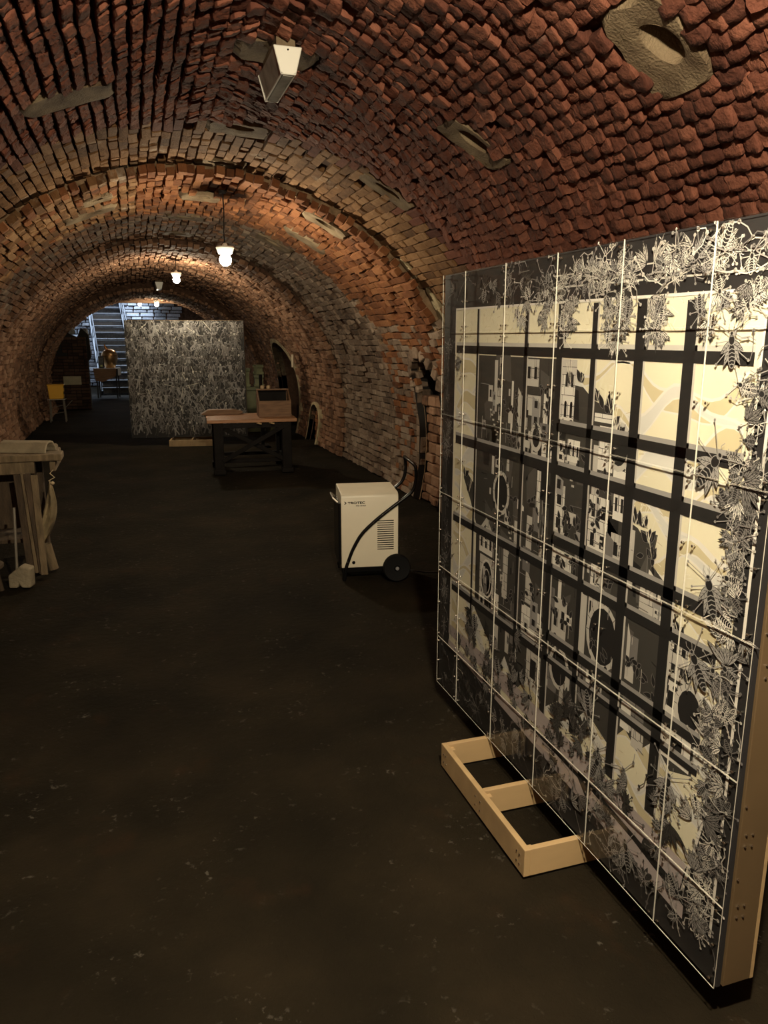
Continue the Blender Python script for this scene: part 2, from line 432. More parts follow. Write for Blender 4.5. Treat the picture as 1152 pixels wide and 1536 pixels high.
LUMPS = [lump(s) for s in range(20)]
BLOCKS = [block(s + 50) for s in range(10)]
ROUGH = [block(s + 90, chip=0.11, rnd=0.012) for s in range(10)]
SETS = {'lump': LUMPS, 'block': BLOCKS, 'rough': ROUGH}
BRICKMESH = {}
def brick_mesh(setn, k, mat):
    key = (setn, k, mat)
    if key not in BRICKMESH:
        V, Fq = SETS[setn][k]
        BRICKMESH[key] = flat_mesh('brick', V, Fq, [mat], smooth=(setn == 'lump'))
    return BRICKMESH[key]

class Wall:
    """collects bricks, then links the largest in view one by one and joins the rest"""
    def __init__(s): s.items = []
    def add(s, setn, k, mat, R, p, size): s.items.append((setn, k, mat, R, p, size))
    def build(s, parent, limit=290):
        if not s.items: return
        Pn = np.array([i[4] for i in s.items]); px, py, a = project(Pn)
        size = np.array([i[5] for i in s.items]); sc = size / a ** 2
        # what the panel in front hides, and what lies out of frame, is joined
        vis = (px > -5) & (px < 1157) & (py > -5) & (py < 1541)
        hid = (px > 668) & (py > 414 - 0.197 * (px - 664) + 6) & (Pn[:, 0] > 1.35)
        sc = np.where(vis & ~hid, sc, 0)
        order = np.argsort(-sc); solo = set(int(i) for i in order[:limit] if sc[i] > 0)
        keep = (px > -330) & (px < 1480) & (py > -420) & (py < 1900) & (Pn[:, 1] > 0.2)
        groups = {}
        for i, it in enumerate(s.items):
            setn, k, mat, R, p, _ = it
            if i in solo:
                o = bpy.data.objects.new('brick', brick_mesh(setn, k, mat)); COL.objects.link(o); o.parent = parent
                mw = Matrix([list(R[r]) + [p[r]] for r in range(3)] + [[0, 0, 0, 1]])
                o.matrix_local = mw
            elif keep[i]:
                groups.setdefault((setn, k), []).append((mat, R, p))
        Vs, Fs, Ms, base = [], [], [], 0
        mats = sorted({it[2] for it in s.items})
        for (setn, k), L in groups.items():
            V, Fq = SETS[setn][k]
            Rs = np.array([l[1] for l in L]); ps = np.array([l[2] for l in L])
            W = np.einsum('nij,vj->nvi', Rs, V) + ps[:, None, :]
            Fo = Fq[None] + (np.arange(len(L)) * len(V))[:, None, None] + base
            Vs.append(W.reshape(-1, 3)); Fs.append(Fo.reshape(-1, 4)); base += len(L) * len(V)
            Ms.append(np.repeat([mats.index(l[0]) for l in L], len(Fq)))
        if Vs:
            me = flat_mesh('brickwork', np.concatenate(Vs), np.concatenate(Fs), mats, np.concatenate(Ms), smooth=False)
            o = link('brickwork', me, parent); o['kind'] = 'stuff'

def shell(name, secs, t0, t1, off, mat, dt=0.045, dy=0.12, rough=0.012):
    """mortar bed behind the bricks"""
    mb = MB()
    for s in secs:
        a0, a1 = max(t0, -s.tmax()), min(t1, s.tmax())
        nt = max(2, int((a1 - a0) / dt)); ny = max(2, int((s.y1 - s.y0) / dy))
        vs = []
        for j in range(ny + 1):
            y = s.y0 + (s.y1 - s.y0) * j / ny
            for i in range(nt + 1):
                t = a0 + (a1 - a0) * i / nt
                x, z = s.P(t, off + rough * noise.noise(Vector((t * 9, y * 4, 3))))
                vs.append((x, y, max(z, -0.02)))
        fs = []
        for j in range(ny):
            for i in range(nt):
                yc = s.y0 + (s.y1 - s.y0) * (j + .5) / ny; tc = a0 + (a1 - a0) * (i + .5) / nt
                if tc > 0 and in_hole(yc, s.P(tc)[1], -0.03): continue
                td = math.degrees(tc)
                if any(q[0] is s and q[5] and abs(td - q[1]) < q[3] * 0.45 and abs(yc - q[2]) < q[4] * 0.5 for q in PATCH): continue
                o = j * (nt + 1) + i; fs.append((o, o + 1, o + nt + 2, o + nt + 1))
        mb.add(vs, fs)
        # end faces close the step to the neighbour
        for y in (s.y0, s.y1):
            vs = []; 
            for i in range(nt + 1):
                t = a0 + (a1 - a0) * i / nt
                for o2 in (off, off + 0.34):
                    x, z = s.P(t, o2); vs.append((x, y, max(z, -0.02)))
            fs = []
            for i in range(nt):
                tc = a0 + (a1 - a0) * (i + .5) / nt
                fs.append((2 * i, 2 * i + 1, 2 * i + 3, 2 * i + 2))
            mb.add(vs, fs)
    return obj(name, mb, mat, smooth=True)

W_CEIL, W_RIB, W_DEEP, W_RIGHT, W_LEFT = Wall(), Wall(), Wall(), Wall(), Wall()
SPLIT = radians(62)
def lay(sec, kind):
    rr = random.Random(int(sec.y0 * 100) + 5)
    tm = sec.tmax(); R0 = (sec.a + sec.b) / 2
    pitch = 0.068 if kind == 'A' else 0.072
    n = int(2 * tm * R0 / pitch); dt = 2 * tm / n
    for c in range(n):
        t = -tm + (c + .5) * dt
        td0 = math.degrees(t)
        if kind == 'A' and td0 < -88: continue
        y = (sec.y0 if kind != 'A' else 0.9) + rr.uniform(-0.2, 0.0)
        hd = rr.random() < 0.5
        if kind == 'A' and td0 > 80: y = 3.4 + rr.uniform(0, .2)
        while y < sec.y1 - 0.03:
            fade = 0.0
            if kind == 'A':
                lim = 5.15 - max(0, (td0 - 38)) * 0.035 + 0.35 * noise.noise(Vector((td0 * 0.05, 2, y)))
                fade = min(1, max(0, (y - lim) / 0.35))
            if kind == 'A' and fade < 0.5: L = rr.uniform(0.078, 0.112)
            elif kind == 'A': L = rr.choice((0.125, 0.25, 0.25)) + rr.uniform(-.01, .01)
            else: L = rr.choice((0.12, 0.12, 0.24)) + rr.uniform(-.012, .012)
            y0, y1 = y, min(y + L, sec.y1 - 0.005); y = y + L
            if y1 - y0 < 0.04: continue
            yc = (y0 + y1) / 2
            tj = t + dt * 0.18 * noise.noise(Vector((yc * 3.1, c * 1.7, 1.5)))
            td = math.degrees(tj)
            x, z = sec.P(tj)
            if z < 0.02: continue
            if in_patch(sec, td, yc) or in_crack(sec, td, yc): continue
            if tj > 0 and in_hole(yc, z, 0.04): continue
            miss = 0.006
            if rr.random() < miss: continue
            # frame: y along the tunnel, tangent up the curve, inward normal
            nrm = Vector((-sin(tj) / sec.a, 0, -cos(tj) / sec.b)).normalized()
            ax = Vector((0, 1, 0)); tan = nrm.cross(ax)
            if kind == 'A' and fade < 0.5:
                st = 'lump'; gap = 0.011
                prou = rr.uniform(-0.009, 0.010) + 0.009 * noise.noise(Vector((yc * 2, c * .4, 9)))
                if td < -8: prou *= 0.7; gap = 0.014
                mt = 'brick_eroded'
                if td < -5:   # on the left the long bed joints are washed out deepest
                    wid = pitch - 0.011; ln = (y1 - y0) * 1.02
                else:
                    wid = pitch * rr.uniform(1.06, 1.28); ln = (y1 - y0) * rr.uniform(1.0, 1.12)
                ang = rr.uniform(-0.10, 0.10)
            else:
                st = 'block' if kind == 'A' else 'rough'
                prou = rr.uniform(-0.006, 0.005) if kind == 'A' else rr.uniform(-0.016, 0.010)
                if kind != 'A' and rr.random() < 0.06: prou -= 0.03
                wid = pitch - 0.009; ln = (y1 - y0) - 0.010; ang = rr.uniform(-0.02, 0.02)
                mt = {'A': 'brick_orange', 'B': 'brick_rib', 'C': 'brick_grey', 'D': 'brick_brown', 'E': 'brick_brown', 'F': 'brick_brown'}[kind]
                if kind == 'A' and fade < 0.9 and rr.random() < 0.6: mt = 'brick_eroded'
                if kind == 'B' and td > 58: mt = 'brick_grey' if rr.random() < 0.5 else 'brick_rib'
                if kind == 'C' and (td < 20) and rr.random() < 0.75: mt = 'brick_brown'
                if kind == 'B' and td < -10 and rr.random() < 0.7: mt = 'brick_orange'
            if st == 'lump' and tj < 0: ang += pi
            q = Matrix.Rotation(ang, 3, nrm)
            ax2, tan2 = q @ ax, q @ tan
            Rm = [[ax2[i] * ln, tan2[i] * wid, nrm[i]] for i in range(3)]
            p = (x + nrm.x * prou, yc, z + nrm.z * prou)
            k = rr.randrange(len(SETS[st]))
            if abs(tj) > SPLIT and kind not in ('A', 'B'): w = W_RIGHT if tj > 0 else W_LEFT
            else: w = {'A': W_CEIL, 'B': W_RIB}.get(kind, W_DEEP)
            w.add(st, k, mt, Rm, p, ln * wid)
for s, k in ((A, 'A'), (B, 'B'), (C, 'C'), (D, 'D'), (Ee, 'E'), (F, 'F')): lay(s, k)

ceiling = structure(shell('ceiling', [A], -4, 4, 0.045, 'mortar_dark'), 'near barrel vault of deeply eroded dark red brick')
W_CEIL.build(ceiling, 299)
rib = structure(shell('trim_1', [B], -4, 4, 0.05, 'mortar'), 'lower transverse arch of rust orange brick behind the near vault')
W_RIB.build(rib, 299)
deep = structure(shell('ceiling', [C, D, Ee, F], -SPLIT, SPLIT, 0.05, 'mortar_dark'), 'farther vault bays of grey and brown brick')
W_DEEP.build(deep, 299)
wr = structure(shell('wall_right', [C, D, Ee, F], SPLIT, 4, 0.05, 'mortar_dark', dt=0.02, dy=0.05), 'right haunch wall of weathered grey brick')
W_RIGHT.build(wr, 299)
wl = structure(shell('wall_left', [C, D, Ee, F], -4, -SPLIT, 0.05, 'mortar_dark'), 'left haunch wall of weathered brown brick')
W_LEFT.build(wl, 299)

# cement patches and their vent slots, parts of the vault they are set in
def patch(sec, t0d, y0, htd, hy, slot, sk, parent, idx):
    r = random.Random(idx * 13 + 3); mb = MB()
    R0 = sec.a; W = radians(htd) * R0; nA = 40; rings = 6
    slotc = (0.02 * r.uniform(-1, 1), -hy * 0.22); sa, sb = W * 0.44, hy * 0.40
    vs = []
    def wp(s_, yy, h):
        t = radians(t0d) + s_ / R0; x, z = sec.P(t, -h); return (x, y0 + yy, z)
    for k in range(rings):
        q = k / (rings - 1)
        for i in range(nA):
            a = 2 * pi * i / nA; ca, sa_ = cos(a), sin(a)
            e = (abs(ca) ** 5 + abs(sa_) ** 5) ** (-1 / 5)
            jag = 1 + 0.10 * noise.noise(Vector((ca * 2.2 + idx * 3, sa_ * 2.2, 1))) + 0.06 * noise.noise(Vector((ca * 7 + idx, sa_ * 7, 4)))
            ox, oy = ca * e * W * 1.0 * jag, sa_ * e * hy * 1.12 * jag
            oy += sk * (ox / W); 
            if slot:
                up = sa_ ** 1 if sa_ > 0 else sa_ * 1.25
                ix, iy = slotc[0] + ca * sa, slotc[1] + up * sb
            else: ix, iy = 0.02 * ca, 0.02 * sa_
            s_, yy = ix + (ox - ix) * q, iy + (oy - iy) * q
            h = 0.002 + 0.007 * noise.noise(Vector((s_ * 12, yy * 12, idx)))
            if k == rings - 1: h = -0.03
            elif k == 0 and slot: h = -0.005
            vs.append(wp(s_, yy, h))
    fs = []
    for k in range(rings - 1):
        for i in range(nA):
            j = (i + 1) % nA; fs.append((k * nA + i, k * nA + j, (k + 1) * nA + j, (k + 1) * nA + i))
    if not slot: fs.append(tuple(range(nA)))
    mb.add(vs, fs)
    o = obj('cement_patch', mb, 'plaster_pale' if t0d > 40 else 'plaster', parent, smooth=True)
    if slot:
        m2 = MB(); vs = []
        for k, (h, g) in enumerate(((0.0, 1.0), (-0.05, 0.94), (-0.10, 0.80), (-0.14, 0.5))):
            for i in range(nA):
                a = 2 * pi * i / nA
                up = sin(a) if sin(a) > 0 else sin(a) * 1.25
                vs.append(wp(slotc[0] + cos(a) * sa * g, slotc[1] + up * sb * g - (-h) * 0.25, h - 0.004))
        fs = [(k * nA + i, k * nA + (i + 1) % nA, (k + 1) * nA + (i + 1) % nA, (k + 1) * nA + i) for k in range(3) for i in range(nA)]
        fs.append(tuple(3 * nA + i for i in range(nA)))
        m2.add(vs, fs); v = obj('vent_slot', m2, 'plaster', o, smooth=True)
        v['label'] = 'dark oval vent slot'
for i, q in enumerate(PATCH):
    patch(*q, {A: ceiling, B: rib, C: deep}[q[0]], i)

# ------------------------------------------------------------------ right wall recesses
def recess(y0, y1, zt, zs, sec, depth, parent, mat, ring_mat, nvous, ring_w, prou=0.03, jambs=True, rim=False):
    """pocket behind an arched opening, ring of voussoirs round it"""
    yc, hw = (y0 + y1) / 2, (y1 - y0) / 2
    def wx(z): return sec.cx + sec.a * math.sqrt(max(0, 1 - ((z - sec.zc) / sec.b) ** 2))
    prof = [(y0, 0.0)] + [(y0, zs * k / 3) for k in (1, 2)] + [(yc - hw * cos(pi * k / 12), zs + (zt - zs) * sin(pi * k / 12)) for k in range(13)] + [(y1, zs * k / 3) for k in (2, 1)] + [(y1, 0.0)]
    mb = MB(); n = len(prof)
    vs = [(wx(z) - 0.02, y, z) for y, z in prof] + [(wx(0.6) + depth, y, z) for y, z in prof]
    fs = [(i, i + 1, n + i + 1, n + i) for i in range(n - 1)] + [tuple(range(n, 2 * n))]
    mb.add(vs, fs)
    o = obj('recess', mb, mat, parent, smooth=False)
    rr = random.Random(int(y0 * 50))
    if rim:
        def outer(q):
            y, z = q
            if z <= zs: return (y - ring_w if y < yc else y + ring_w, z)
            a = math.atan2((z - zs) / (zt - zs), (y - yc) / hw); w = ring_w * (1 + 0.35 * noise.noise(Vector((a * 3, y0, 2))))
            return (y + w * cos(a), z + w * sin(a))
        m3 = MB(); vs = []
        for q in prof:
            o_ = outer(q)
            for (y, z), dx in ((q, 0.16), (q, -prou), (o_, -prou + .01), (o_, 0.10)):
                vs.append((wx(z) + dx, y, z))
        m3.add(vs, [(i * 4 + k, i * 4 + k + 1, i * 4 + k + 5, i * 4 + k + 4) for i in range(len(prof) - 1) for k in range(3)])
        obj('plaster_rim', m3, ring_mat, parent, smooth=True)
        return wx
    for k in range(nvous):
        a = pi * (k + .5) / nvous; rad = 1 + ring_w / 2 / hw
        y, z = yc - hw * cos(a) * rad, zs + (zt - zs) * sin(a) * (1 + ring_w / 2 / (zt - zs))
        rx = math.atan2(-cos(a) * (zt - zs) * -1, sin(a) * hw)
        arc = pi * (hw + (zt - zs) + ring_w) / 2 / nvous
        b = MB().box((0, 0, 0), (0.16, arc * 1.0, ring_w * rr.uniform(0.88, 1.08)), taper=1.05)
        v = obj('voussoir', b, ring_mat, parent, bevel=0.008)
        v.location = (wx(z) + 0.05 - prou + rr.uniform(-.01, .01), y, z)
        v.rotation_euler = (a - pi / 2, 0, rr.uniform(-.05, .05))
    if jambs:
        z_ = 0.0
        while z_ < zs - 0.02:
            hh = rr.uniform(0.10, 0.2); hh = min(hh, zs - z_)
            for y in (y0 - ring_w / 2, y1 + ring_w / 2):
                b = MB().box((0, 0, 0), (0.16, ring_w * rr.uniform(.8, 1.1), hh - 0.008), taper=0.98)
                v = obj('jamb_stone', b, ring_mat, parent, bevel=0.008); v.location = (wx(z_ + hh / 2) + 0.05 - prou + rr.uniform(-.01, .01), y, z_ + hh / 2)
            z_ += hh
    return wx
wxB = recess(6.90, 7.58, 1.50, 1.20, B, 0.75, rib, 'near_black', 'brick_grey', 9, 0.11, prou=-0.015)  # dark of the deep hollow put into the pocket's near-black colour
# rubble stones that fill the lower part of the niche
rr = random.Random(3)
z = 0.0
while z < 1.02:
    h = rr.uniform(0.07, 0.12); y = 6.91
    while y < 7.56:
        L = rr.uniform(0.12, 0.24); L = min(L, 7.57 - y)
        if L > 0.03:
            b = MB().box((0, 0, 0), (0.16, L - 0.008, h - 0.008), taper=0.97)
            s = obj('stone', b, 'brick_brown', rib, bevel=0.012); s.location = (wxB(z + h / 2) + 0.13 + rr.uniform(-.02, .02), y + L / 2, z + h / 2); s.rotation_euler = (rr.uniform(-.04, .04), 0, rr.uniform(-.06, .06))
        y += L
    z += h
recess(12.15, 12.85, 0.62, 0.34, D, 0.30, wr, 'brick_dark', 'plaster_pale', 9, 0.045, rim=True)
z = 0.01
while z < 0.56:
    y = 12.17 + (0.06 if int(z * 100) % 2 else 0)
    while y < 12.80:
        if in_hole(y + 0.06, z + 0.06, -0.03):
            s = obj('brick', MB().box((0, 0, 0), (0.08, 0.112, 0.062)), 'brick_rib', wr, bevel=0.004); s.location = (D.cx + D.a + 0.09, y + 0.06, z + 0.035)
        y += 0.12
    z += 0.07
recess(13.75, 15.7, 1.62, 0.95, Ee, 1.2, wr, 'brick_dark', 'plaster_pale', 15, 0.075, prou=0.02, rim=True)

# ------------------------------------------------------------------ floor
mb = MB(); nx, ny = 46, 150
xs = np.linspace(-2.4, 3.6, nx + 1); ys = np.linspace(-3.3, 30.2, ny + 1)
vs = [(x, y, -0.012 + 0.010 * noise.noise(Vector((x * 1.7, y * 1.7, 0))) + 0.004 * noise.noise(Vector((x * 7, y * 7, 3)))) for y in ys for x in xs]
fs = [(j * (nx + 1) + i, j * (nx + 1) + i + 1, (j + 1) * (nx + 1) + i + 1, (j + 1) * (nx + 1) + i) for j in range(ny) for i in range(nx)]
mb.add(vs, fs)
floor = structure(obj('floor', mb, 'floor', smooth=True), 'dark packed earth floor with pale scuffs')

# end wall behind the camera
mb = MB().box((0.6, -3.3, 1.5), (5.4, 0.2, 3.6))
structure(obj('wall_front', mb, 'brick_brown'))

# ------------------------------------------------------------------ far end: stub wall, stair room
mb = MB().prism([(-1.95, 0), (-0.98, 0), (-0.97, 1.15), (-0.90, 1.25), (-0.92, 1.78), (-1.08, 1.94), (-1.18, 1.72), (-1.35, 1.80), (-1.45, 2.0), (-1.75, 1.5), (-1.95, 1.2)], 20.1, 20.45)
stub = structure(obj('wall_back', mb, 'near_black'), 'low broken brick stub wall left of the far doorway')
rr = random.Random(11); z = 0.0
while z < 1.66:
    y = -1.9; 
    while y < -0.99:
        L = rr.choice((0.12, 0.24)); L = min(L, -0.98 - y)
        if L > 0.04 and not (z > 1.25 and y < -1.6):
            s = obj('brick', MB().box((0, 0, 0), (L - 0.01, 0.06, 0.064)), 'brick_dark', stub, bevel=0.006)
            s.location = (y + L / 2, 20.08 + rr.uniform(-.012, .008), z + 0.04)
        y += L
    z += 0.075
for x, z, w, h in ((-1.0, 1.83, 0.16, 0.2), (-1.32, 1.86, 0.2, 0.16), (-1.5, 1.75, 0.18, 0.2)):
    s = obj('stone', MB().box((0, 0, 0), (w, 0.3, h), taper=0.8), 'stone', stub, bevel=0.03); s.location = (x, 20.27, z)
# room shell
room = MB()
room.box((0.4, 29.6, 3.0), (7, 0.2, 6.4))
o = structure(obj('wall_back', room, 'mortar_dark'), 'rough blue-lit masonry wall behind the stairs')
rr = random.Random(21); z = 0.02
while z < 4.4:
    h = rr.uniform(0.10, 0.17); x = -2.6
    while x < 2.4:
        L = rr.uniform(0.22, 0.5)
        if not (x > 1.6 or x < -2.3 and z < 1.0):
            s = obj('stone', MB().box((0, 0, 0), (L - 0.02, 0.10, h - 0.02), taper=0.94), 'stone', o, bevel=0.015)
            s.location = (x + L / 2, 29.46 + rr.uniform(-.03, .02), z + h / 2); s.rotation_euler = (rr.uniform(-.05, .05), 0, rr.uniform(-.04, .04))
        x += L
    z += h
room = MB(); room.box((-2.7, 25.4, 3.0), (0.2, 8.4, 6.4)); structure(obj('wall_left', room, 'stone'), 'dark side wall of the stair room')
room = MB(); room.box((3.3, 25.4, 3.0), (0.2, 8.4, 6.4)); structure(obj('wall_right', room, 'stone'), 'right side wall of the stair room')
room = MB(); room.box((0.3, 23.75, 3.3), (5.8, 5.1, 0.2)); room.box((1.95, 27.9, 3.3), (2.5, 3.2, 0.2)); room.box((-2.35, 27.9, 3.3), (0.5, 3.2, 0.2))
structure(obj('ceiling', room, 'brick_brown'), 'slab over the stair room with the open shaft')
room = MB(); room.box((-0.7, 26.25, 4.5), (2.8, 0.1, 2.2)); room.box((0.72, 27.9, 4.5), (0.1, 3.2, 2.2)); room.box((-2.12, 27.9, 4.5), (0.1, 3.2, 2.2)); structure(obj('trim_2', room, 'stone'), 'unseen shaft sides added to narrow the daylight')  # unseen shaft and its opening, shaped to keep daylight off the nearer floor
room = MB().box((0.5, 21.35, 2.66), (5.6, 0.25, 0.16)); structure(obj('trim_3', room, 'brick_brown'), 'timber lintel across the far arch')

# ------------------------------------------------------------------ stairs
st = thing('staircase', 'dark open-riser stairs with iron rails climbing at the far end of the cellar', 'stairs', (-0.55, 25.1, 0))
nst = 15; rise, run = 3.15 / nst, 4.2 / nst
def sx(k): return 0.55 - 0.72 * (k / nst)       # the flight drifts to the left as it climbs
for k in range(nst):
    obj('tread', MB().box((sx(k) * 0.6 - 0.15, k * run + 0.15, (k + 1) * rise - 0.02), (0.98, 0.30, 0.045)), 'tread', st, bevel=0.006)
    obj('riser_panel', MB().box((sx(k) * 0.6 - 0.15, k * run + 0.29, (k + 0.5) * rise - 0.02), (0.94, 0.012, rise - 0.07)), 'stone', st)
for s_ in (-1, 1):
    a = (sx(0) * 0.6 - 0.15 + s_ * 0.52, 0, 0.03); b = (sx(nst) * 0.6 - 0.15 + s_ * 0.52, nst * run, 3.15)
    obj('stringer', MB().bar(a, b, 0.05, 0.22), 'metal_dark', st)
    rl = MB()
    a2 = (a[0], a[1], a[2] + 0.95); b2 = (b[0], b[1], b[2] + 0.95)
    rl.tube([a2, b2], 0.025, 8)
    rl.tube([(a[0], a[1], a[2] + 0.5), (b[0], b[1], b[2] + 0.5)], 0.015, 6)
    h = obj('handrail', rl, 'metal_dark', st)
    for k in (0, 0.25, 0.5, 0.75, 1.0):
        p = [a[i] + (b[i] - a[i]) * k for i in range(3)]
        obj('baluster', MB().tube([p, (p[0], p[1], p[2] + 0.95)], 0.018, 6), 'metal_dark', h)

# ------------------------------------------------------------------ lamps
def pendant(i, x, y, z, top, power, label):
    t = thing('pendant_lamp', label, 'lamp', (x, y, top), 0, 'pendant bulbs along the vault')
    dz = z - top
    S = power / (pi * 4 * pi * BULB_R ** 2)
    c = MB().tube([(0, 0, 0.0), (0.004, 0, dz * 0.3), (-0.004, 0, dz * 0.6), (0, 0, dz + 0.13)], 0.006, 6)
    obj('cable', c, 'cable', t)
    obj('ceiling_rose', MB().lathe([(0.001, -0.03), (0.03, -0.028), (0.04, 0.0), (0.03, 0.01)], n=12), 'cable', t, smooth=True)
    s = MB().lathe([(0.014, dz + 0.14), (0.022, dz + 0.125), (0.024, dz + 0.115), (0.075, dz + 0.11), (0.080, dz + 0.10), (0.058, dz + 0.05), (0.030, dz + 0.042), (0.026, dz + 0.03)], n=20)
    obj('lamp_holder', s, 'lamp_white', t, smooth=True)
    b = MB().lathe([(0.012, dz + 0.05), (0.018, dz + 0.036)] + [(BULB_R * cos(a), dz + BULB_R * sin(a)) for a in np.linspace(0.9, -1.45, 9)], n=16)
    o = obj('bulb', b, emis('glowing_bulb', WARM, S), t, smooth=True); o['label'] = 'glowing bulb'
LL = ['pendant bulb hanging behind the viewer', 'largest lit bulb on a long cable, nearest pendant in view', 'second lit pendant bulb deeper in the vault, left of the nearest bulb',
      'lit bulb just above the dark panel at the far arch', 'small lit bulb left of the far arch, in the stair room']
for i, (q, l) in enumerate(zip(LAMPS, LL)): pendant(i, *q, l)

def bar_lamp(label, loc, L, w0, w1, h, tilt=0.0):
    """trapezoid luminaire, wide at the ceiling, diffuser below"""
    t = thing('ceiling_lamp', label, 'lamp', loc, 0, 'unlit trough lamps on the vault')
    m = MB().prism([(-w0 / 2, 0), (w0 / 2, 0), (w1 / 2, -h), (-w1 / 2, -h)], 0.014, L - 0.014)
    obj('housing', m, 'lamp_glass', t)
    for y in (0.0, L - 0.014):
        e = MB().prism([(-w0 / 2 - .004, 0.004), (w0 / 2 + .004, 0.004), (w1 / 2 + .004, -h - .004), (-w1 / 2 - .004, -h - .004)], y, y + 0.014)
        o = obj('end_cap', e, 'lamp_white', t, bevel=0.003); o['label'] = 'white end cap'
    for s_ in (-1, 1):
        a = (s_ * (w1 / 2), 0.0, -h); b = (s_ * (w1 / 2), L, -h)
        obj('edge_strip', MB().bar(a, b, 0.006, 0.006), 'lamp_white', t)
    obj('diffuser', MB().box((0, L / 2, -h - 0.003), (w1 - 0.016, L - 0.04, 0.004)), 'lamp_glass', t)
    obj('screw', MB().lathe([(0.004, -0.003), (0.004, 0.0)], (0, 0, -0.012), n=8, axis='y'), 'black_paint', t)
    obj('mounting_block', MB().box((0, L / 2, 0.035), (w0 * 0.7, L * 0.8, 0.07)), 'plaster', t)
    return t
bar_lamp('white trough lamp on a cement patch high on the near vault', (0.762, 3.70, 2.962), 0.44, 0.122, 0.060, 0.108)
bar_lamp('small white trough lamp far down the vault, between two lit bulbs', (0.66, 16.6, 2.80), 0.44, 0.15, 0.08, 0.13)

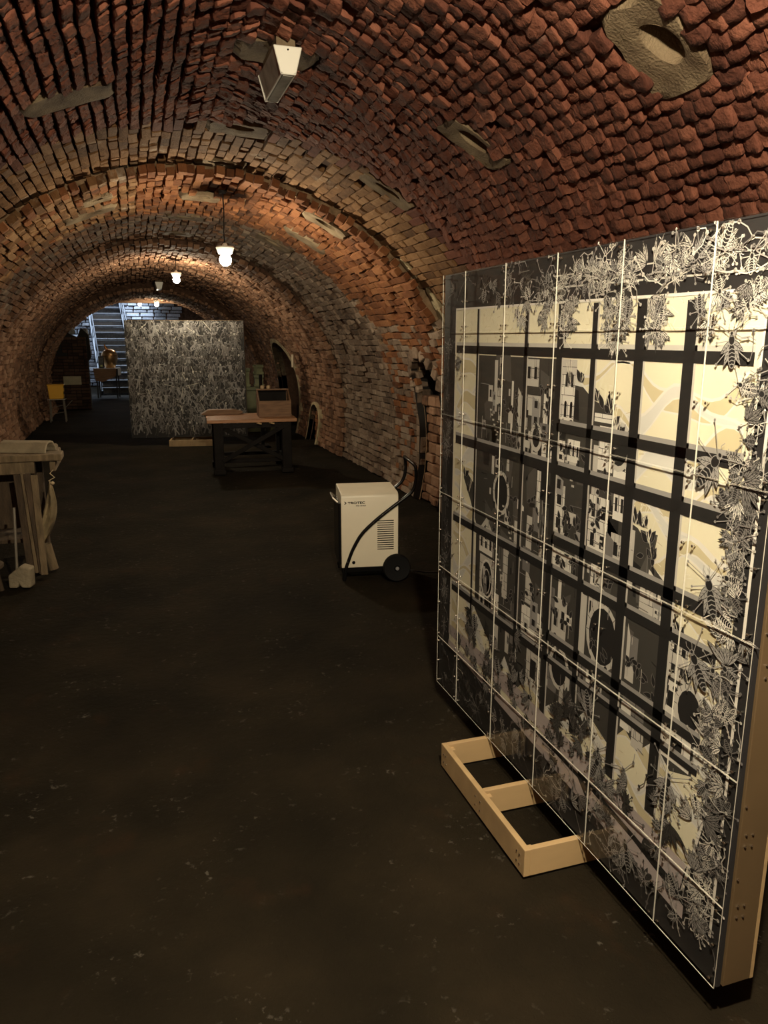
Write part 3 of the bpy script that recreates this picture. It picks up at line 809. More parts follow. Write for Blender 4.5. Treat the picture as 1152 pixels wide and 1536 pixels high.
# ------------------------------------------------------------------ flat printed artworks
PAL = {}
def pal(name, c):
    if name not in PAL: M['ink_' + name] = simple('print_' + name, c, 0.75, spec=0.25); PAL[name] = 'ink_' + name
for n_, c_ in (('black', (.018, .017, .018)), ('char', (.056, .053, .050)), ('dark', (.10, .094, .09)), ('mid', (.20, .19, .19)), ('soft', (.36, .35, .35)), ('light', (.60, .58, .55)),
               ('white', (.82, .80, .76)), ('cream', (.84, .80, .63)), ('tan', (.66, .59, .40)), ('pale', (.72, .72, .70)), ('lilac', (.50, .44, .45)), ('bone', (.90, .87, .75))): pal(n_, c_)
INKS = list(PAL)
class Art:
    """flat ink shapes; each later shape lies a hair nearer to the viewer"""
    def __init__(s, y0, step): s.mb = MB(); s.y = y0; s.step = step
    def up(s, k=1): s.y -= s.step * k
    def poly(s, pts, c):
        s.mb.add([(u, s.y, v) for u, v in pts], [tuple(range(len(pts)))], INKS.index(c))
    def rect(s, u0, v0, u1, v1, c): s.poly([(u0, v0), (u1, v0), (u1, v1), (u0, v1)], c)
    def line(s, pts, w, c):
        k = INKS.index(c); P = [Vector((p[0], p[1])) for p in pts]; L, R = [], []
        for i, p in enumerate(P):
            d = P[min(i + 1, len(P) - 1)] - P[max(i - 1, 0)]
            if d.length < 1e-9: d = Vector((1, 0))
            d.normalize(); nn = Vector((-d.y, d.x)) * w / 2
            L.append(p + nn); R.append(p - nn)
        vs = [(q.x, s.y, q.y) for q in L] + [(q.x, s.y, q.y) for q in R]; n = len(P)
        s.mb.add(vs, [(i, i + 1, n + i + 1, n + i) for i in range(n - 1)], k)
    def ell(s, u, v, a, b, ang, c, n=12):
        ca, sa = cos(ang), sin(ang)
        s.poly([(u + a * cos(t) * ca - b * sin(t) * sa, v + a * cos(t) * sa + b * sin(t) * ca) for t in [2 * pi * i / n for i in range(n)]], c)
    def ering(s, u, v, a, b, ang, w, c, n=14):
        ca, sa = cos(ang), sin(ang)
        s.line([(u + a * cos(t) * ca - b * sin(t) * sa, v + a * cos(t) * sa + b * sin(t) * ca) for t in [2 * pi * i / n for i in range(n + 1)]], w, c)
    def leaf(s, u, v, L, W, ang, fill, ink, veins=True):
        ca, sa = cos(ang), sin(ang)
        def T(x, y): return (u + x * ca - y * sa, v + x * sa + y * ca)
        e = [T(L * q, W * sin(pi * q ** 0.8) / 2) for q in np.linspace(0, 1, 7)]; d = [T(L * q, -W * sin(pi * q ** 0.8) / 2) for q in np.linspace(1, 0, 7)][1:-1]
        s.poly(e + d, fill); s.up(0.3)
        s.line(e + d + [e[0]], 0.0016, ink)
        if veins:
            s.line([T(0, 0), T(L * .92, 0)], 0.0014, ink)
            for q in (.3, .5, .7):
                s.line([T(L * q, 0), T(L * (q + .14), W * .28)], 0.001, ink); s.line([T(L * q, 0), T(L * (q + .14), -W * .28)], 0.001, ink)
    def spray(s, u, v, L, ang, r, fill, ink, n=6, spread=1.9):
        for i in range(n):
            a = ang + spread * ((i + .5) / n - .5) + r.uniform(-.12, .12)
            s.up(0.5); s.leaf(u, v, L * r.uniform(.7, 1.15), L * r.uniform(.17, .26), a, fill, ink)
    def insect(s, u, v, L, ang, r, fill, ink):
        ca, sa = cos(ang), sin(ang)
        def T(x, y): return (u + x * ca - y * sa, v + x * sa + y * ca)
        for i in range(3):
            for sg in (-1, 1):
                x0 = L * (.05 + .12 * i); p = [T(x0, 0), T(x0 + L * (.25 * (i - 1)), sg * L * .32), T(x0 + L * (.45 * (i - 1)), sg * L * (.55 + .1 * r.random()))]
                s.line(p, 0.0022, fill); s.ell(*p[2], .004, .004, 0, fill, 6)
        s.up(.5)
        for sg in (-1, 1):
            for k in (0, 1):
                s.leaf(*T(L * .15, sg * L * .05), L * (.75 - .2 * k), L * .22, ang + pi + sg * (0.5 + .5 * k), fill, ink); s.up(.3)
        s.ell(*T(-L * .22, 0), L * .34, L * .13, ang, ink); s.up(.3)
        s.ering(*T(-L * .22, 0), L * .34, L * .13, ang, .0022, fill)
        for k in range(5):
            x = -L * (.46 - .1 * k); s.line([T(x - L * .02, -L * .11), T(x + L * .02, 0), T(x - L * .02, L * .11)], L * .024, fill)
        s.up(.3); s.ell(*T(L * .18, 0), L * .13, L * .11, ang, ink); s.up(.3); s.ering(*T(L * .18, 0), L * .13, L * .11, ang, .002, fill)
        s.ell(*T(L * .34, 0), L * .075, L * .085, ang, fill, 10); s.up(.3); s.ell(*T(L * .36, 0), L * .04, L * .05, ang, ink, 8)
        for sg in (-1, 1): s.line([T(L * .38, sg * L * .03), T(L * .52, sg * L * .10), T(L * .62, sg * L * .07)], .0018, fill)
    def build(s, name, parent): return obj(name, s.mb, [PAL[i] for i in INKS], parent)

PW = 1.86
SEAM_U = [0, .23, .578, .93, 1.272, 1.62, PW]
SEAM_V = [0, .235, .58, .925, 1.275, 1.625, PW]
def art_frame(root, depth, acryl=True):
    """plywood box, black board, 36 acrylic sheets with screws; local x right, y away, z up"""
    obj('backing_board', MB().box((PW / 2, 0.0155, PW / 2), (PW - 0.004, 0.012, PW - 0.004)), 'black_board', root)
    t = 0.018
    obj('side_board', MB().box((PW - t / 2, 0.028 + depth / 2, PW / 2), (t, depth, PW)), 'plywood_dim', root, bevel=0.001)  # near side of the plywood box, dimness painted into its colour
    obj('side_board', MB().box((t / 2, 0.028 + depth / 2, PW / 2), (t, depth, PW)), 'plywood', root, bevel=0.001)
    obj('top_board', MB().box((PW / 2, 0.028 + depth / 2, PW - t / 2), (PW - 2 * t, depth, t)), 'plywood', root, bevel=0.001)
    obj('bottom_board', MB().box((PW / 2, 0.028 + depth / 2, t / 2), (PW - 2 * t, depth, t)), 'plywood', root, bevel=0.001)
    obj('back_board', MB().box((PW / 2, 0.028 + depth + 0.005, PW / 2), (PW, 0.010, PW)), 'plywood', root)
    g = 0.0012
    sc = MB()
    for i in range(6):
        for j in range(6):
            u0, u1, v0, v1 = SEAM_U[i] + g, SEAM_U[i + 1] - g, SEAM_V[j] + g, SEAM_V[j + 1] - g
            m = MB(); y0, y1 = 0.0, 0.0024
            vs = [(u0, y0, v0), (u1, y0, v0), (u1, y0, v1), (u0, y0, v1), (u0, y1, v0), (u1, y1, v0), (u1, y1, v1), (u0, y1, v1)]
            m.add(vs, [(0, 1, 2, 3)], 0); m.add(vs[4:], [(3, 2, 1, 0)], 0)
            m.add(vs, [(0, 1, 5, 4), (1, 2, 6, 5), (2, 3, 7, 6), (3, 0, 4, 7)], 1)
            obj('acrylic_sheet', m, ['acrylic', 'acrylic_edge'], root)
            e = 0.018
            for uu, vv in ((u0 + e, v0 + e), (u1 - e, v0 + e), (u0 + e, v1 - e), (u1 - e, v1 - e), (u0 + e, (v0 + v1) / 2), (u1 - e, (v0 + v1) / 2)):
                sc.lathe([(0.0045, 0.0), (0.0040, -0.003), (0.0015, -0.0048)], (uu, 0, vv), n=6, axis='y')
                sc.lathe([(0.0022, 0.004), (0.0022, 0.0095)], (uu, 0, vv), n=5, axis='y')
    o = obj('screw', sc, 'steel', root, smooth=True); o['kind'] = 'stuff'

p1 = thing('art_panel', 'large freestanding panel on the right, ruined town behind a black window grid under acrylic', 'artwork', (1.286, 3.12, 0.1), -pi / 2)
art_frame(p1, 0.085)
ar = Art(0.0092, 0.0000022)
r = random.Random(4)
# window field with waves
ar.poly([(.13, .23), (1.71, .23), (1.785, .5), (1.785, 1.70), (.13, 1.715)], 'cream'); ar.up()
for k in range(260):   # hatched texture of the plain upper panes
    u, v = r.uniform(.15, 1.74), r.uniform(1.57, 1.70); a = r.uniform(0, pi); L = r.uniform(.01, .03)
    ar.line([(u, v), (u + L * cos(a), v + L * sin(a))], .002, r.choice(('tan', 'bone')))
def wave(ph, v0, amp, f): return [(u, v0 + amp * sin(u * f + ph) + .4 * amp * sin(u * f * 2.3 + ph * 2)) for u in np.linspace(.145, 1.755, 60)]
for k, v0 in enumerate(np.linspace(1.50, .32, 17)):
    ar.up(); w1 = wave(k * 1.9, v0, .045, 11 + k % 4); w2 = [(u, v - .040 - .022 * sin(u * 9 + k * 2.3)) for u, v in w1]
    clip = lambda L: [(u, min(1.535, max(.25, v))) for u, v in L]
    c1, c2 = clip(w1), clip(w2)
    for i in range(len(c1) - 1):
        if c1[i][1] - c2[i][1] > 1e-4 and c1[i + 1][1] - c2[i + 1][1] > 1e-4: ar.poly([c1[i], c1[i + 1], c2[i + 1], c2[i]], 'pale' if k % 2 else 'tan')
    ar.up(.5)
    ar.line(clip(w1), .008, 'white'); ar.line(clip(w2), .005, 'white')
for k in range(1500):
    u, v = r.uniform(.15, 1.74), r.uniform(.35, 1.52)
    if sin(u * 9 + v * 7) > .2:
        a = .3 * sin(u * 20); ar.line([(u, v), (u + .02, v + .02 * a)], .0022, r.choice(('tan', 'bone', 'cream')))
ar.up(2)
# ruined town: dark mass
town = [(.345, 1.535), (.95, 1.535), (.955, 1.40), (1.00, 1.41), (1.03, 1.46), (1.10, 1.455), (1.16, 1.42), (1.255, 1.40), (1.285, 1.35), (1.27, 1.27), (1.36, 1.24), (1.365, 1.10), (1.41, 1.09), (1.46, 1.05), (1.49, 1.0),
        (1.54, .97), (1.555, .90), (1.63, .86), (1.66, .74), (1.70, .62), (1.70, .50), (1.62, .47), (1.55, .52), (1.48, .45), (1.42, .49), (1.34, .40), (1.22, .45), (1.14, .36), (1.05, .40), (.96, .33), (.86, .40),
        (.76, .31), (.66, .40), (.60, .30), (.52, .41), (.44, .46), (.38, .50), (.375, .86), (.31, .95), (.24, 1.03), (.25, 1.07), (.345, 1.02)]
ar.poly(town, 'char'); ar.up()
for k in range(90):   # brushed ink patches
    u, v = r.uniform(.4, 1.5), r.uniform(.5, 1.5)
    if v > 1.5 - max(0, u - .9) * .9 or v < .42: continue
    ar.poly([(u, v), (u + r.uniform(.03, .07), v + r.uniform(-.01, .01)), (u + r.uniform(.03, .08), v + r.uniform(.06, .16)), (u - .01, v + r.uniform(.05, .14))], r.choice(('char', 'dark', 'black', 'dark')))
    if k % 8 == 0: ar.up()
ar.up()
def facade(u0, v0, u1, v1, c='light', wins=0, rows=1, arch=False, joints=True, slope=0.0):
    ar.up(); ar.poly([(u0, v0), (u1, v0), (u1, v1 - slope), (u0, v1)], c); ar.up(.5)
    if joints:
        n = max(2, int((v1 - v0) / .03))
        for i in range(1, n):
            v = v0 + (v1 - v0 - slope) * i / n; ar.line([(u0, v), (u1, v)], .0018, 'black')
            for q in range(2):
                uu = r.uniform(u0, u1); ar.line([(uu, v), (uu, v + (v1 - v0) / n)], .0016, 'black')
    ar.up(.5)
    for j in range(rows):
        for i in range(wins):
            w = (u1 - u0) / wins * .42; uc = u0 + (u1 - u0) * (i + .5) / wins; h = (v1 - v0) / rows * .45; vc = v0 + (v1 - v0) * (j + .5) / rows
            ar.rect(uc - w / 2, vc - h / 2, uc + w / 2, vc + h / 2, 'black'); ar.line([(uc + w / 2, vc - h / 2), (uc + w / 2 + .006, vc - h / 2), (uc + w / 2 + .006, vc + h / 2)], .003, 'mid')
            if arch: ar.ell(uc, vc + h / 2, w / 2, w * .6, 0, 'black', 10)
facade(.50, 1.33, .525, 1.52, joints=False); facade(.54, 1.30, .565, 1.53, wins=1, rows=3); facade(.64, 1.26, .655, 1.45, 'white', joints=False)
facade(.74, 1.44, .83, 1.53, 'light', wins=2); facade(.69, 1.30, .745, 1.43, 'light', joints=False, slope=.05); facade(.76, 1.34, .85, 1.41, 'light', joints=False)
facade(.70, 1.19, .725, 1.33); facade(.745, 1.20, .765, 1.33); facade(.80, 1.20, .845, 1.40, 'light', wins=1, rows=3, arch=True); facade(.87, 1.19, .90, 1.42, 'white')
facade(.955, 1.33, 1.055, 1.52, 'white', wins=3, rows=2, arch=True); facade(.96, 1.49, 1.06, 1.535, 'light', joints=True); facade(.97, 1.21, 1.015, 1.28, 'white', wins=1, rows=2)
facade(1.03, 1.22, 1.10, 1.29, 'white', wins=3); facade(1.045, 1.20, 1.085, 1.22, 'light', joints=False)
facade(1.17, 1.36, 1.27, 1.385, 'white'); facade(1.20, 1.22, 1.275, 1.35, 'white'); facade(1.175, 1.21, 1.20, 1.29, 'light', joints=False)
facade(1.28, 1.205, 1.355, 1.31, 'white', wins=1); facade(1.175, 1.10, 1.215, 1.18, 'light'); facade(1.29, 1.09, 1.345, 1.18, 'white', wins=2)
facade(1.17, .96, 1.27, 1.14, 'white', wins=2, rows=2); facade(1.29, .96, 1.34, 1.05, 'light', wins=1)
facade(.965, .97, 1.03, 1.13, 'white', wins=1, rows=2); facade(.955, .96, 1.04, .985, 'light', joints=False); facade(1.05, 1.02, 1.10, 1.06, 'light', joints=False)
facade(1.37, .97, 1.40, 1.08, 'light', joints=False); facade(1.47, .86, 1.55, .99, 'white', wins=1, rows=2, slope=.04); facade(1.58, .73, 1.65, .84, 'light', wins=2, rows=2)
facade(.50, 1.09, .52, 1.16, 'light', joints=False); facade(.70, .86, .735, .95, 'light', joints=False); facade(.85, .98, .875, 1.16, 'white'); facade(.79, .87, .83, .99, 'light')
facade(.41, .76, .53, .845, 'white', wins=3, rows=1); ar.poly([(.40, .845), (.54, .845), (.47, .91)], 'light'); ar.up(); ar.poly([(.43, .85), (.51, .85), (.47, .885)], 'black')
facade(.42, .54, .55, .75, 'light', wins=0); ar.ell(.485, .66, .045, .07, 0, 'black', 14); ar.rect(.44, .54, .53, .66, 'black'); ar.up(); ar.ering(.485, .66, .052, .077, 0, .008, 'white'); ar.ering(.485, .65, .03, .05, 0, .006, 'light')
facade(.62, .63, .66, .83, 'light'); facade(.78, .55, .92, .66, 'white'); facade(.80, .67, .86, .80, 'light', slope=.06); facade(.66, .42, .69, .52, 'light', joints=False)
facade(.56, .40, .60, .50, 'light', joints=False); facade(.83, .36, .93, .52, 'light', wins=1); facade(.97, .86, 1.09, .92, 'white'); facade(.99, .62, 1.08, .76, 'light', joints=False, wins=2)
facade(1.02, .76, 1.04, .83, 'white', joints=False); facade(1.16, .62, 1.19, .82, 'light', joints=False); facade(1.20, .85, 1.25, .93, 'white', wins=1); facade(1.06, .40, 1.12, .52, 'light', joints=False)
facade(1.40, .64, 1.44, .81, 'light', slope=.1, joints=False); facade(1.44, .85, 1.50, .93, 'light'); facade(1.57, .62, 1.68, .72, 'white', wins=2, rows=1); facade(1.58, .50, 1.69, .60, 'white', wins=1)
facade(1.40, .50, 1.50, .59, 'mid'); facade(1.17, .46, 1.24, .59, 'mid', wins=2); facade(.98, .42, 1.04, .50, 'mid')
for k in range(70):   # lesser walls, balconies and doorways between the main fronts
    u, v = r.uniform(.38, 1.55), r.uniform(.44, 1.44)
    if v > 1.40 - max(0, u - .9) * .9: continue
    w, h = r.uniform(.018, .055), r.uniform(.03, .11)
    facade(u, v, u + w, v + h, r.choice(('light', 'soft', 'light', 'white', 'mid')), wins=r.choice((0, 0, 1, 1)), rows=r.choice((1, 2)), joints=r.random() < .5, slope=r.choice((0, 0, .02)))
# round arches and stairs
for u, v, a in ((.585, 1.03, .055), (.83, 1.27, .03), (1.30, 1.30, .045), (1.05, .52, .05), (1.67, .67, .045), (1.28, .72, .07)):
    ar.up(); ar.ell(u, v, a, a * 1.3, 0, 'black', 16); ar.up(.5); ar.ering(u, v, a * 1.1, a * 1.4, 0, .016, 'light', 16); ar.up(.5)
    for k in range(9):
        q = pi * k / 8; ar.line([(u + a * cos(q), v + a * 1.3 * sin(q)), (u + a * 1.25 * cos(q), v + a * 1.6 * sin(q))], .0018, 'black')
for u, v in ((.47, 1.33), (.60, .98), (.68, .92), (.55, .80), (1.20, 1.06), (1.32, 1.02), (1.00, 1.25), (1.20, .92)):
    ar.up()
    for k in range(7): ar.rect(u + .011 * k, v - .018 * k, u + .011 * k + .016, v - .018 * k + .007, 'light')
# dark plants growing on the ledges
for k in range(85):
    u = r.uniform(.50, 1.62); v = r.choice((1.40, 1.30, 1.20, 1.05, .97, .90, .72, .66, .60)) + r.uniform(-.05, .05)
    if v > 1.50 - max(0, u - .9) * .75: continue
    for q in range(4):
        ar.up(.5); ar.leaf(u + r.uniform(-.025, .025), v + r.uniform(-.02, .02), r.uniform(.02, .04), .016, r.uniform(0, 2 * pi), 'black', 'mid', False)
for u, v in ((1.03, 1.46), (1.09, 1.47), (1.18, 1.42), (1.22, 1.40), (1.25, 1.39), (1.27, 1.36), (1.29, 1.33), (1.40, 1.10), (1.43, 1.10), (1.46, 1.06), (1.48, 1.02), (1.55, .92), (1.58, .88), (1.61, .85), (1.66, .74), (.26, 1.04), (.30, .98)):
    ar.up()
    for q in range(3): ar.leaf(u + r.uniform(-.01, .01), v, r.uniform(.03, .05), .022, r.uniform(.6, 2.5), 'black', 'mid', False)
    for q in range(3): a = r.uniform(1, 2.1); ar.line([(u, v), (u + .07 * cos(a), v + .07 * sin(a))], .0022, 'bone')
for k in range(260):   # fine pen lines over the town
    u, v = r.uniform(.38, 1.60), r.uniform(.42, 1.50)
    if v > 1.48 - max(0, u - .9) * .85: continue
    if k % 20 == 0: ar.up()
    q = r.random(); L = r.uniform(.02, .09)
    if q < .45: ar.line([(u, v), (u, v + L)], .0022, r.choice(('mid', 'soft', 'light', 'black')))
    elif q < .8: ar.line([(u, v), (u + L, v + r.uniform(-.008, .004))], .002, r.choice(('mid', 'soft', 'black')))
    else: ar.poly([(u, v), (u + .012, v), (u + .012, v + .025), (u, v + .025)], r.choice(('black', 'light', 'black')))
# window bars and their pale lit edges
ar.up(2)
def vbar(u, w, v0, v1): ar.rect(u - w / 2, v0, u + w / 2, v1, 'black')
def hbar(v, w, u0, u1): ar.rect(u0, v - w / 2, u1, v + w / 2, 'black')
for u, w, v0, v1 in ((.345, .016, .40, 1.71), (.735, .022, .34, 1.71), (.955, .034, .30, 1.71), (1.145, .026, .33, 1.70), (1.36, .040, .30, 1.70), (1.555, .040, .30, 1.69)):
    ar.rect(u + w / 2, v0, u + w / 2 + .008, v1, 'light')
for v, w, u0, u1 in ((1.555, .030, .14, 1.765), (1.320, .028, .96, 1.765), (1.182, .034, .15, 1.76), (.948, .032, .96, 1.75), (.838, .028, .14, 1.745), (.602, .028, .96, 1.72), (.520, .028, .14, .95), (.52, .018, .95, 1.72)):
    ar.rect(u0, v + w / 2, u1, v + w / 2 + .013, 'soft' if v < 1.5 else 'light')
ar.up()
for u, w, v0, v1 in ((.345, .016, .40, 1.71), (.735, .022, .34, 1.71), (.955, .034, .30, 1.71), (1.145, .026, .33, 1.70), (1.36, .040, .30, 1.70), (1.555, .040, .30, 1.69)): vbar(u, w, v0, v1)
for v, w, u0, u1 in ((1.555, .030, .14, 1.765), (1.320, .028, .96, 1.765), (1.182, .034, .15, 1.76), (.948, .032, .96, 1.75), (.838, .028, .14, 1.745), (.602, .028, .96, 1.72), (.520, .028, .14, .95), (.52, .018, .95, 1.72)): hbar(v, w, u0, u1)
ar.up()
ar.line([(.128, .25), (.13, 1.715), (1.787, 1.702), (1.765, .45), (1.71, .17)], .010, 'white')
# sill: two pale ledges with zigzag ends
ar.up(); ar.poly([(.115, .335), (.115, .29), (1.0, .235), (1.70, .165), (1.715, .25), (1.3, .29), (.6, .335)], 'lilac')
ar.up(); ar.poly([(.115, .26), (1.2, .20), (1.25, .16), (1.29, .215), (1.72, .13), (1.72, .09), (1.20, .135), (.6, .19), (.115, .235)], 'lilac')
ar.up(); ar.poly([(1.20, .23), (1.70, .17), (1.70, .15), (1.2, .21)], 'black')
# border: insects, leaves, stems on black
ar.up(2); ar.line([(1.82, .12), (1.822, 1.45)], .009, 'white'); ar.line([(.055, .15), (.05, 1.5)], .004, 'mid')
ar.line([(.9, 1.755), (1.86, 1.742)], .005, 'light'); ar.line([(.9, 1.79), (1.86, 1.785)], .004, 'light')
def border(n, ubox, vbox, smin, smax, fills):
    for k in range(n):
        u, v = r.uniform(*ubox), r.uniform(*vbox); ang = r.uniform(0, 2 * pi); s_ = r.uniform(smin, smax); ar.up()
        q = r.random(); f_ = r.choice(fills)
        if q < .42: ar.insect(u, v, s_ * 1.25, ang, r, f_, 'black')
        elif q < .78: ar.spray(u, v, s_, ang, r, f_, 'black', r.randint(4, 7))
        else:
            pts = [(u, v)]
            for i in range(5): ang += r.uniform(-.8, .8); pts.append((pts[-1][0] + .03 * cos(ang), pts[-1][1] + .03 * sin(ang)))
            pts = [(min(1.85, max(.01, a_)), min(1.85, max(.01, b_))) for a_, b_ in pts]
            ar.line(pts, .003, f_)
            for p in pts[::2]: ar.ell(p[0], p[1], .006, .006, 0, f_, 8)
ALLF = ('soft', 'light', 'mid', 'white')
border(30, (.10, .92), (1.745, 1.81), .035, .06, ('mid', 'soft', 'dark')); border(64, (.93, 1.79), (1.735, 1.81), .035, .068, ('light', 'white', 'soft', 'light'))
for u, v, n_ in ((1.00, 1.67, 13), (1.24, 1.64, 14), (1.42, 1.67, 12), (1.30, 1.70, 8), (.85, 1.71, 7), (.70, 1.73, 5), (1.62, 1.68, 9), (1.74, 1.70, 9)):
    for k in range(n_): ar.up(); (ar.insect if k % 2 else ar.spray)(u + r.uniform(-.04, .04), v + r.uniform(-.07, .06), r.uniform(.035, .065), -pi / 2 + r.uniform(-.6, .6), r, r.choice(('soft', 'light', 'white')), 'black')
for v0_ in np.arange(.14, 1.5, .10):     # swarm in columns down the right border
    for k in range(7): ar.up(); (ar.insect if k % 3 else ar.spray)(1.775 + r.gauss(0, .022), v0_ + r.uniform(-.055, .055), r.uniform(.035, .075), r.uniform(0, 2 * pi), r, r.choice(ALLF), 'black')
border(60, (.04, .09), (.1, 1.6), .03, .05, ('mid', 'soft', 'dark'))
border(70, (.10, 1.72), (.05, .17), .035, .07, ('mid', 'dark', 'dark', 'soft')); border(40, (.2, 1.6), (.20, .37), .03, .06, ('dark', 'mid', 'soft', 'char'))
for u, v in ((.35, .40), (.55, .36), (.75, .38), (1.05, .32), (1.15, .42), (1.22, .38), (1.35, .26), (1.62, .34)):
    for k in range(7): ar.up(); (ar.insect if k % 2 else ar.spray)(u + r.gauss(0, .03), v + r.gauss(0, .05), r.uniform(.04, .07), r.uniform(0, 2 * pi), r, r.choice(('char', 'dark', 'mid', 'soft')), 'black')
for k in range(170):     # stray legs, feelers and dots over the dark border
    side = r.random()
    if side < .35: u, v = r.uniform(.5, 1.83), r.uniform(1.73, 1.84)
    elif side < .7: u, v = r.uniform(1.74, 1.84), r.uniform(.05, 1.6)
    else: u, v = r.uniform(.05, 1.75), r.uniform(.03, .2)
    a = r.uniform(0, 2 * pi); pts = [(u, v)]
    for i in range(3): a += r.uniform(-.9, .9); pts.append((min(1.852, max(.008, pts[-1][0] + .022 * cos(a))), min(1.852, max(.008, pts[-1][1] + .022 * sin(a)))))
    if k % 6 == 0: ar.up()
    c_ = r.choice(('mid', 'soft', 'light')); ar.line(pts, .0024, c_); ar.ell(*pts[-1], .005, .005, 0, c_, 7)
for u, v, s_, a_ in ((1.67, 1.30, .12, .9), (1.70, 1.58, .085, 1.7), (1.71, 1.00, .11, 1.9), (1.69, .80, .11, 2.2), (1.62, .42, .12, 1.4), (1.30, .30, .10, 1.2), (1.24, .47, .10, -1.3), (1.48, .12, .10, 1.9), (.40, .43, .09, -1.4), (.62, .33, .09, -1.2), (.86, .32, .09, .7), (.18, 1.50, .07, .3)):
    ar.up(2); ar.insect(u, v, s_, a_, r, 'soft', 'black')
print('ART DEPTH', ar.y); ar.build('print', p1)
# screws on the near side board
sc = MB()
for v in (.22, .42, .86, 1.03, 1.42, 1.62):
    for dy, dv in ((.045, .012), (.065, .010), (.045, -.02), (.065, -.022), (.035, .09)):
        sc.lathe([(.0035, 0), (.0035, .002), (.001, .004)], (0, 0, 0), n=6)
        for q in range(len(sc.v) - 18, len(sc.v)):
            x, y, z = sc.v[q]; sc.v[q] = (PW + z, dy + x, v + dv + y)
o = obj('screw', sc, 'steel', p1, smooth=True); o['kind'] = 'stuff'

# second panel: a dense grey crowd
p2 = thing('art_panel', 'square grey panel of crowded figures and spears under acrylic, standing deep in the vault', 'artwork', (-0.062, 12.98, 0.115), radians(-10.5))
art_frame(p2, 0.085)
a2 = Art(0.0092, 0.0000025); r = random.Random(9)
def figure(u, v, h, f):
    lean = r.uniform(-.35, .35); up = pi / 2 + lean
    def T(x, y): return (u + x * h * cos(up) - y * h * sin(up) * f, v + x * h * sin(up) + y * h * cos(up) * f)
    g = r.choice(('dark', 'mid', 'mid', 'dark', 'soft', 'char')); ed = r.choice(('light', 'soft', 'soft', 'mid'))
    a2.up()
    for s_ in (-1, 1):
        k = T(.22, s_ * .14 + r.uniform(-.1, .1)); ft = T(.0, s_ * .16 + r.uniform(-.15, .15))
        a2.line([T(.45, s_ * .06), k, ft], h * .13, g); a2.line([T(.45, s_ * .11), (k[0] + .008, k[1]), ft], .003, ed)
    a2.poly([T(.42, -.09), T(.42, .09), T(.60, .10), T(.78, .15), T(.80, 0), T(.78, -.15), T(.60, -.10)], g); a2.up(.4)
    a2.line([T(.42, -.09), T(.60, -.10), T(.78, -.15), T(.80, 0), T(.78, .15), T(.60, .10), T(.42, .09)], .004, ed)
    for k in range(3): a2.line([T(.48 + .09 * k, -.08), T(.50 + .09 * k, .08)], .002, ed)
    for s_ in (-1, 1):
        e = T(.62 + r.uniform(-.1, .3), s_ * (.25 + r.uniform(0, .1))); hd = T(.6 + r.uniform(-.25, .5), s_ * (.2 + r.uniform(-.1, .25)))
        a2.line([T(.76, s_ * .13), e, hd], h * .075, r.choice(('soft', 'mid', g)))
    c = T(.92, 0); a2.up(.4); a2.ell(c[0], c[1], h * .09, h * .11, lean, r.choice(('mid', 'soft', 'mid', 'light')), 10); a2.up(.3); a2.ering(c[0], c[1], h * .09, h * .11, lean, .004, 'black', 10)
    if r.random() < .3: a2.ell(c[0], c[1] + h * .05, h * .1, h * .05, lean, r.choice(('light', 'soft', 'dark')), 8)
    if r.random() < .22:
        a = r.choice((pi / 2, pi / 2, .6, 2.4)) + r.uniform(-.5, .5); L = r.uniform(.12, .28); a2.up(.4)
        a2.line([(c[0] - L * .5 * cos(a), c[1] - L * .5 * sin(a)), (c[0] + L * .5 * cos(a), c[1] + L * .5 * sin(a))], .0055, r.choice(('light', 'soft', 'bone', 'soft')))
    if r.random() < .22:
        q = T(.6, r.choice((-.2, .2))); a2.up(.4); a2.ell(q[0], q[1], h * .14, h * .16, r.random(), r.choice(('char', 'mid', 'dark')), 12); a2.up(.3); a2.ering(q[0], q[1], h * .14, h * .16, 0, .004, ed, 12)
rows = 15
for j in range(rows):
    v = 1.76 - j * 1.78 / rows
    for i in range(24):
        u = .055 + i * 1.75 / 23 + r.uniform(-.03, .03); h = r.uniform(.15, .22)
        figure(min(1.80, max(.06, u)), max(.02, min(1.68, v - .05 + r.uniform(-.03, .03))), h, r.choice((-1, 1)))
for p in range(14):
    u, v = r.uniform(.15, 1.6), r.uniform(.25, 1.55); a = r.uniform(0, pi); L = r.uniform(.15, .3); a2.up(.4)
    a2.line([(u, v), (u + L * cos(a) * .8, v + L * sin(a) * .8)], .005, r.choice(('light', 'soft')))
for i, (x_, y_, z_) in enumerate(a2.mb.v): a2.mb.v[i] = (min(PW - .003, max(.003, x_)), y_, min(PW - .003, max(.003, z_)))
for i, (x_, y_, z_) in enumerate(ar.mb.v): pass
print('ART2 DEPTH', a2.y); a2.build('print', p2)

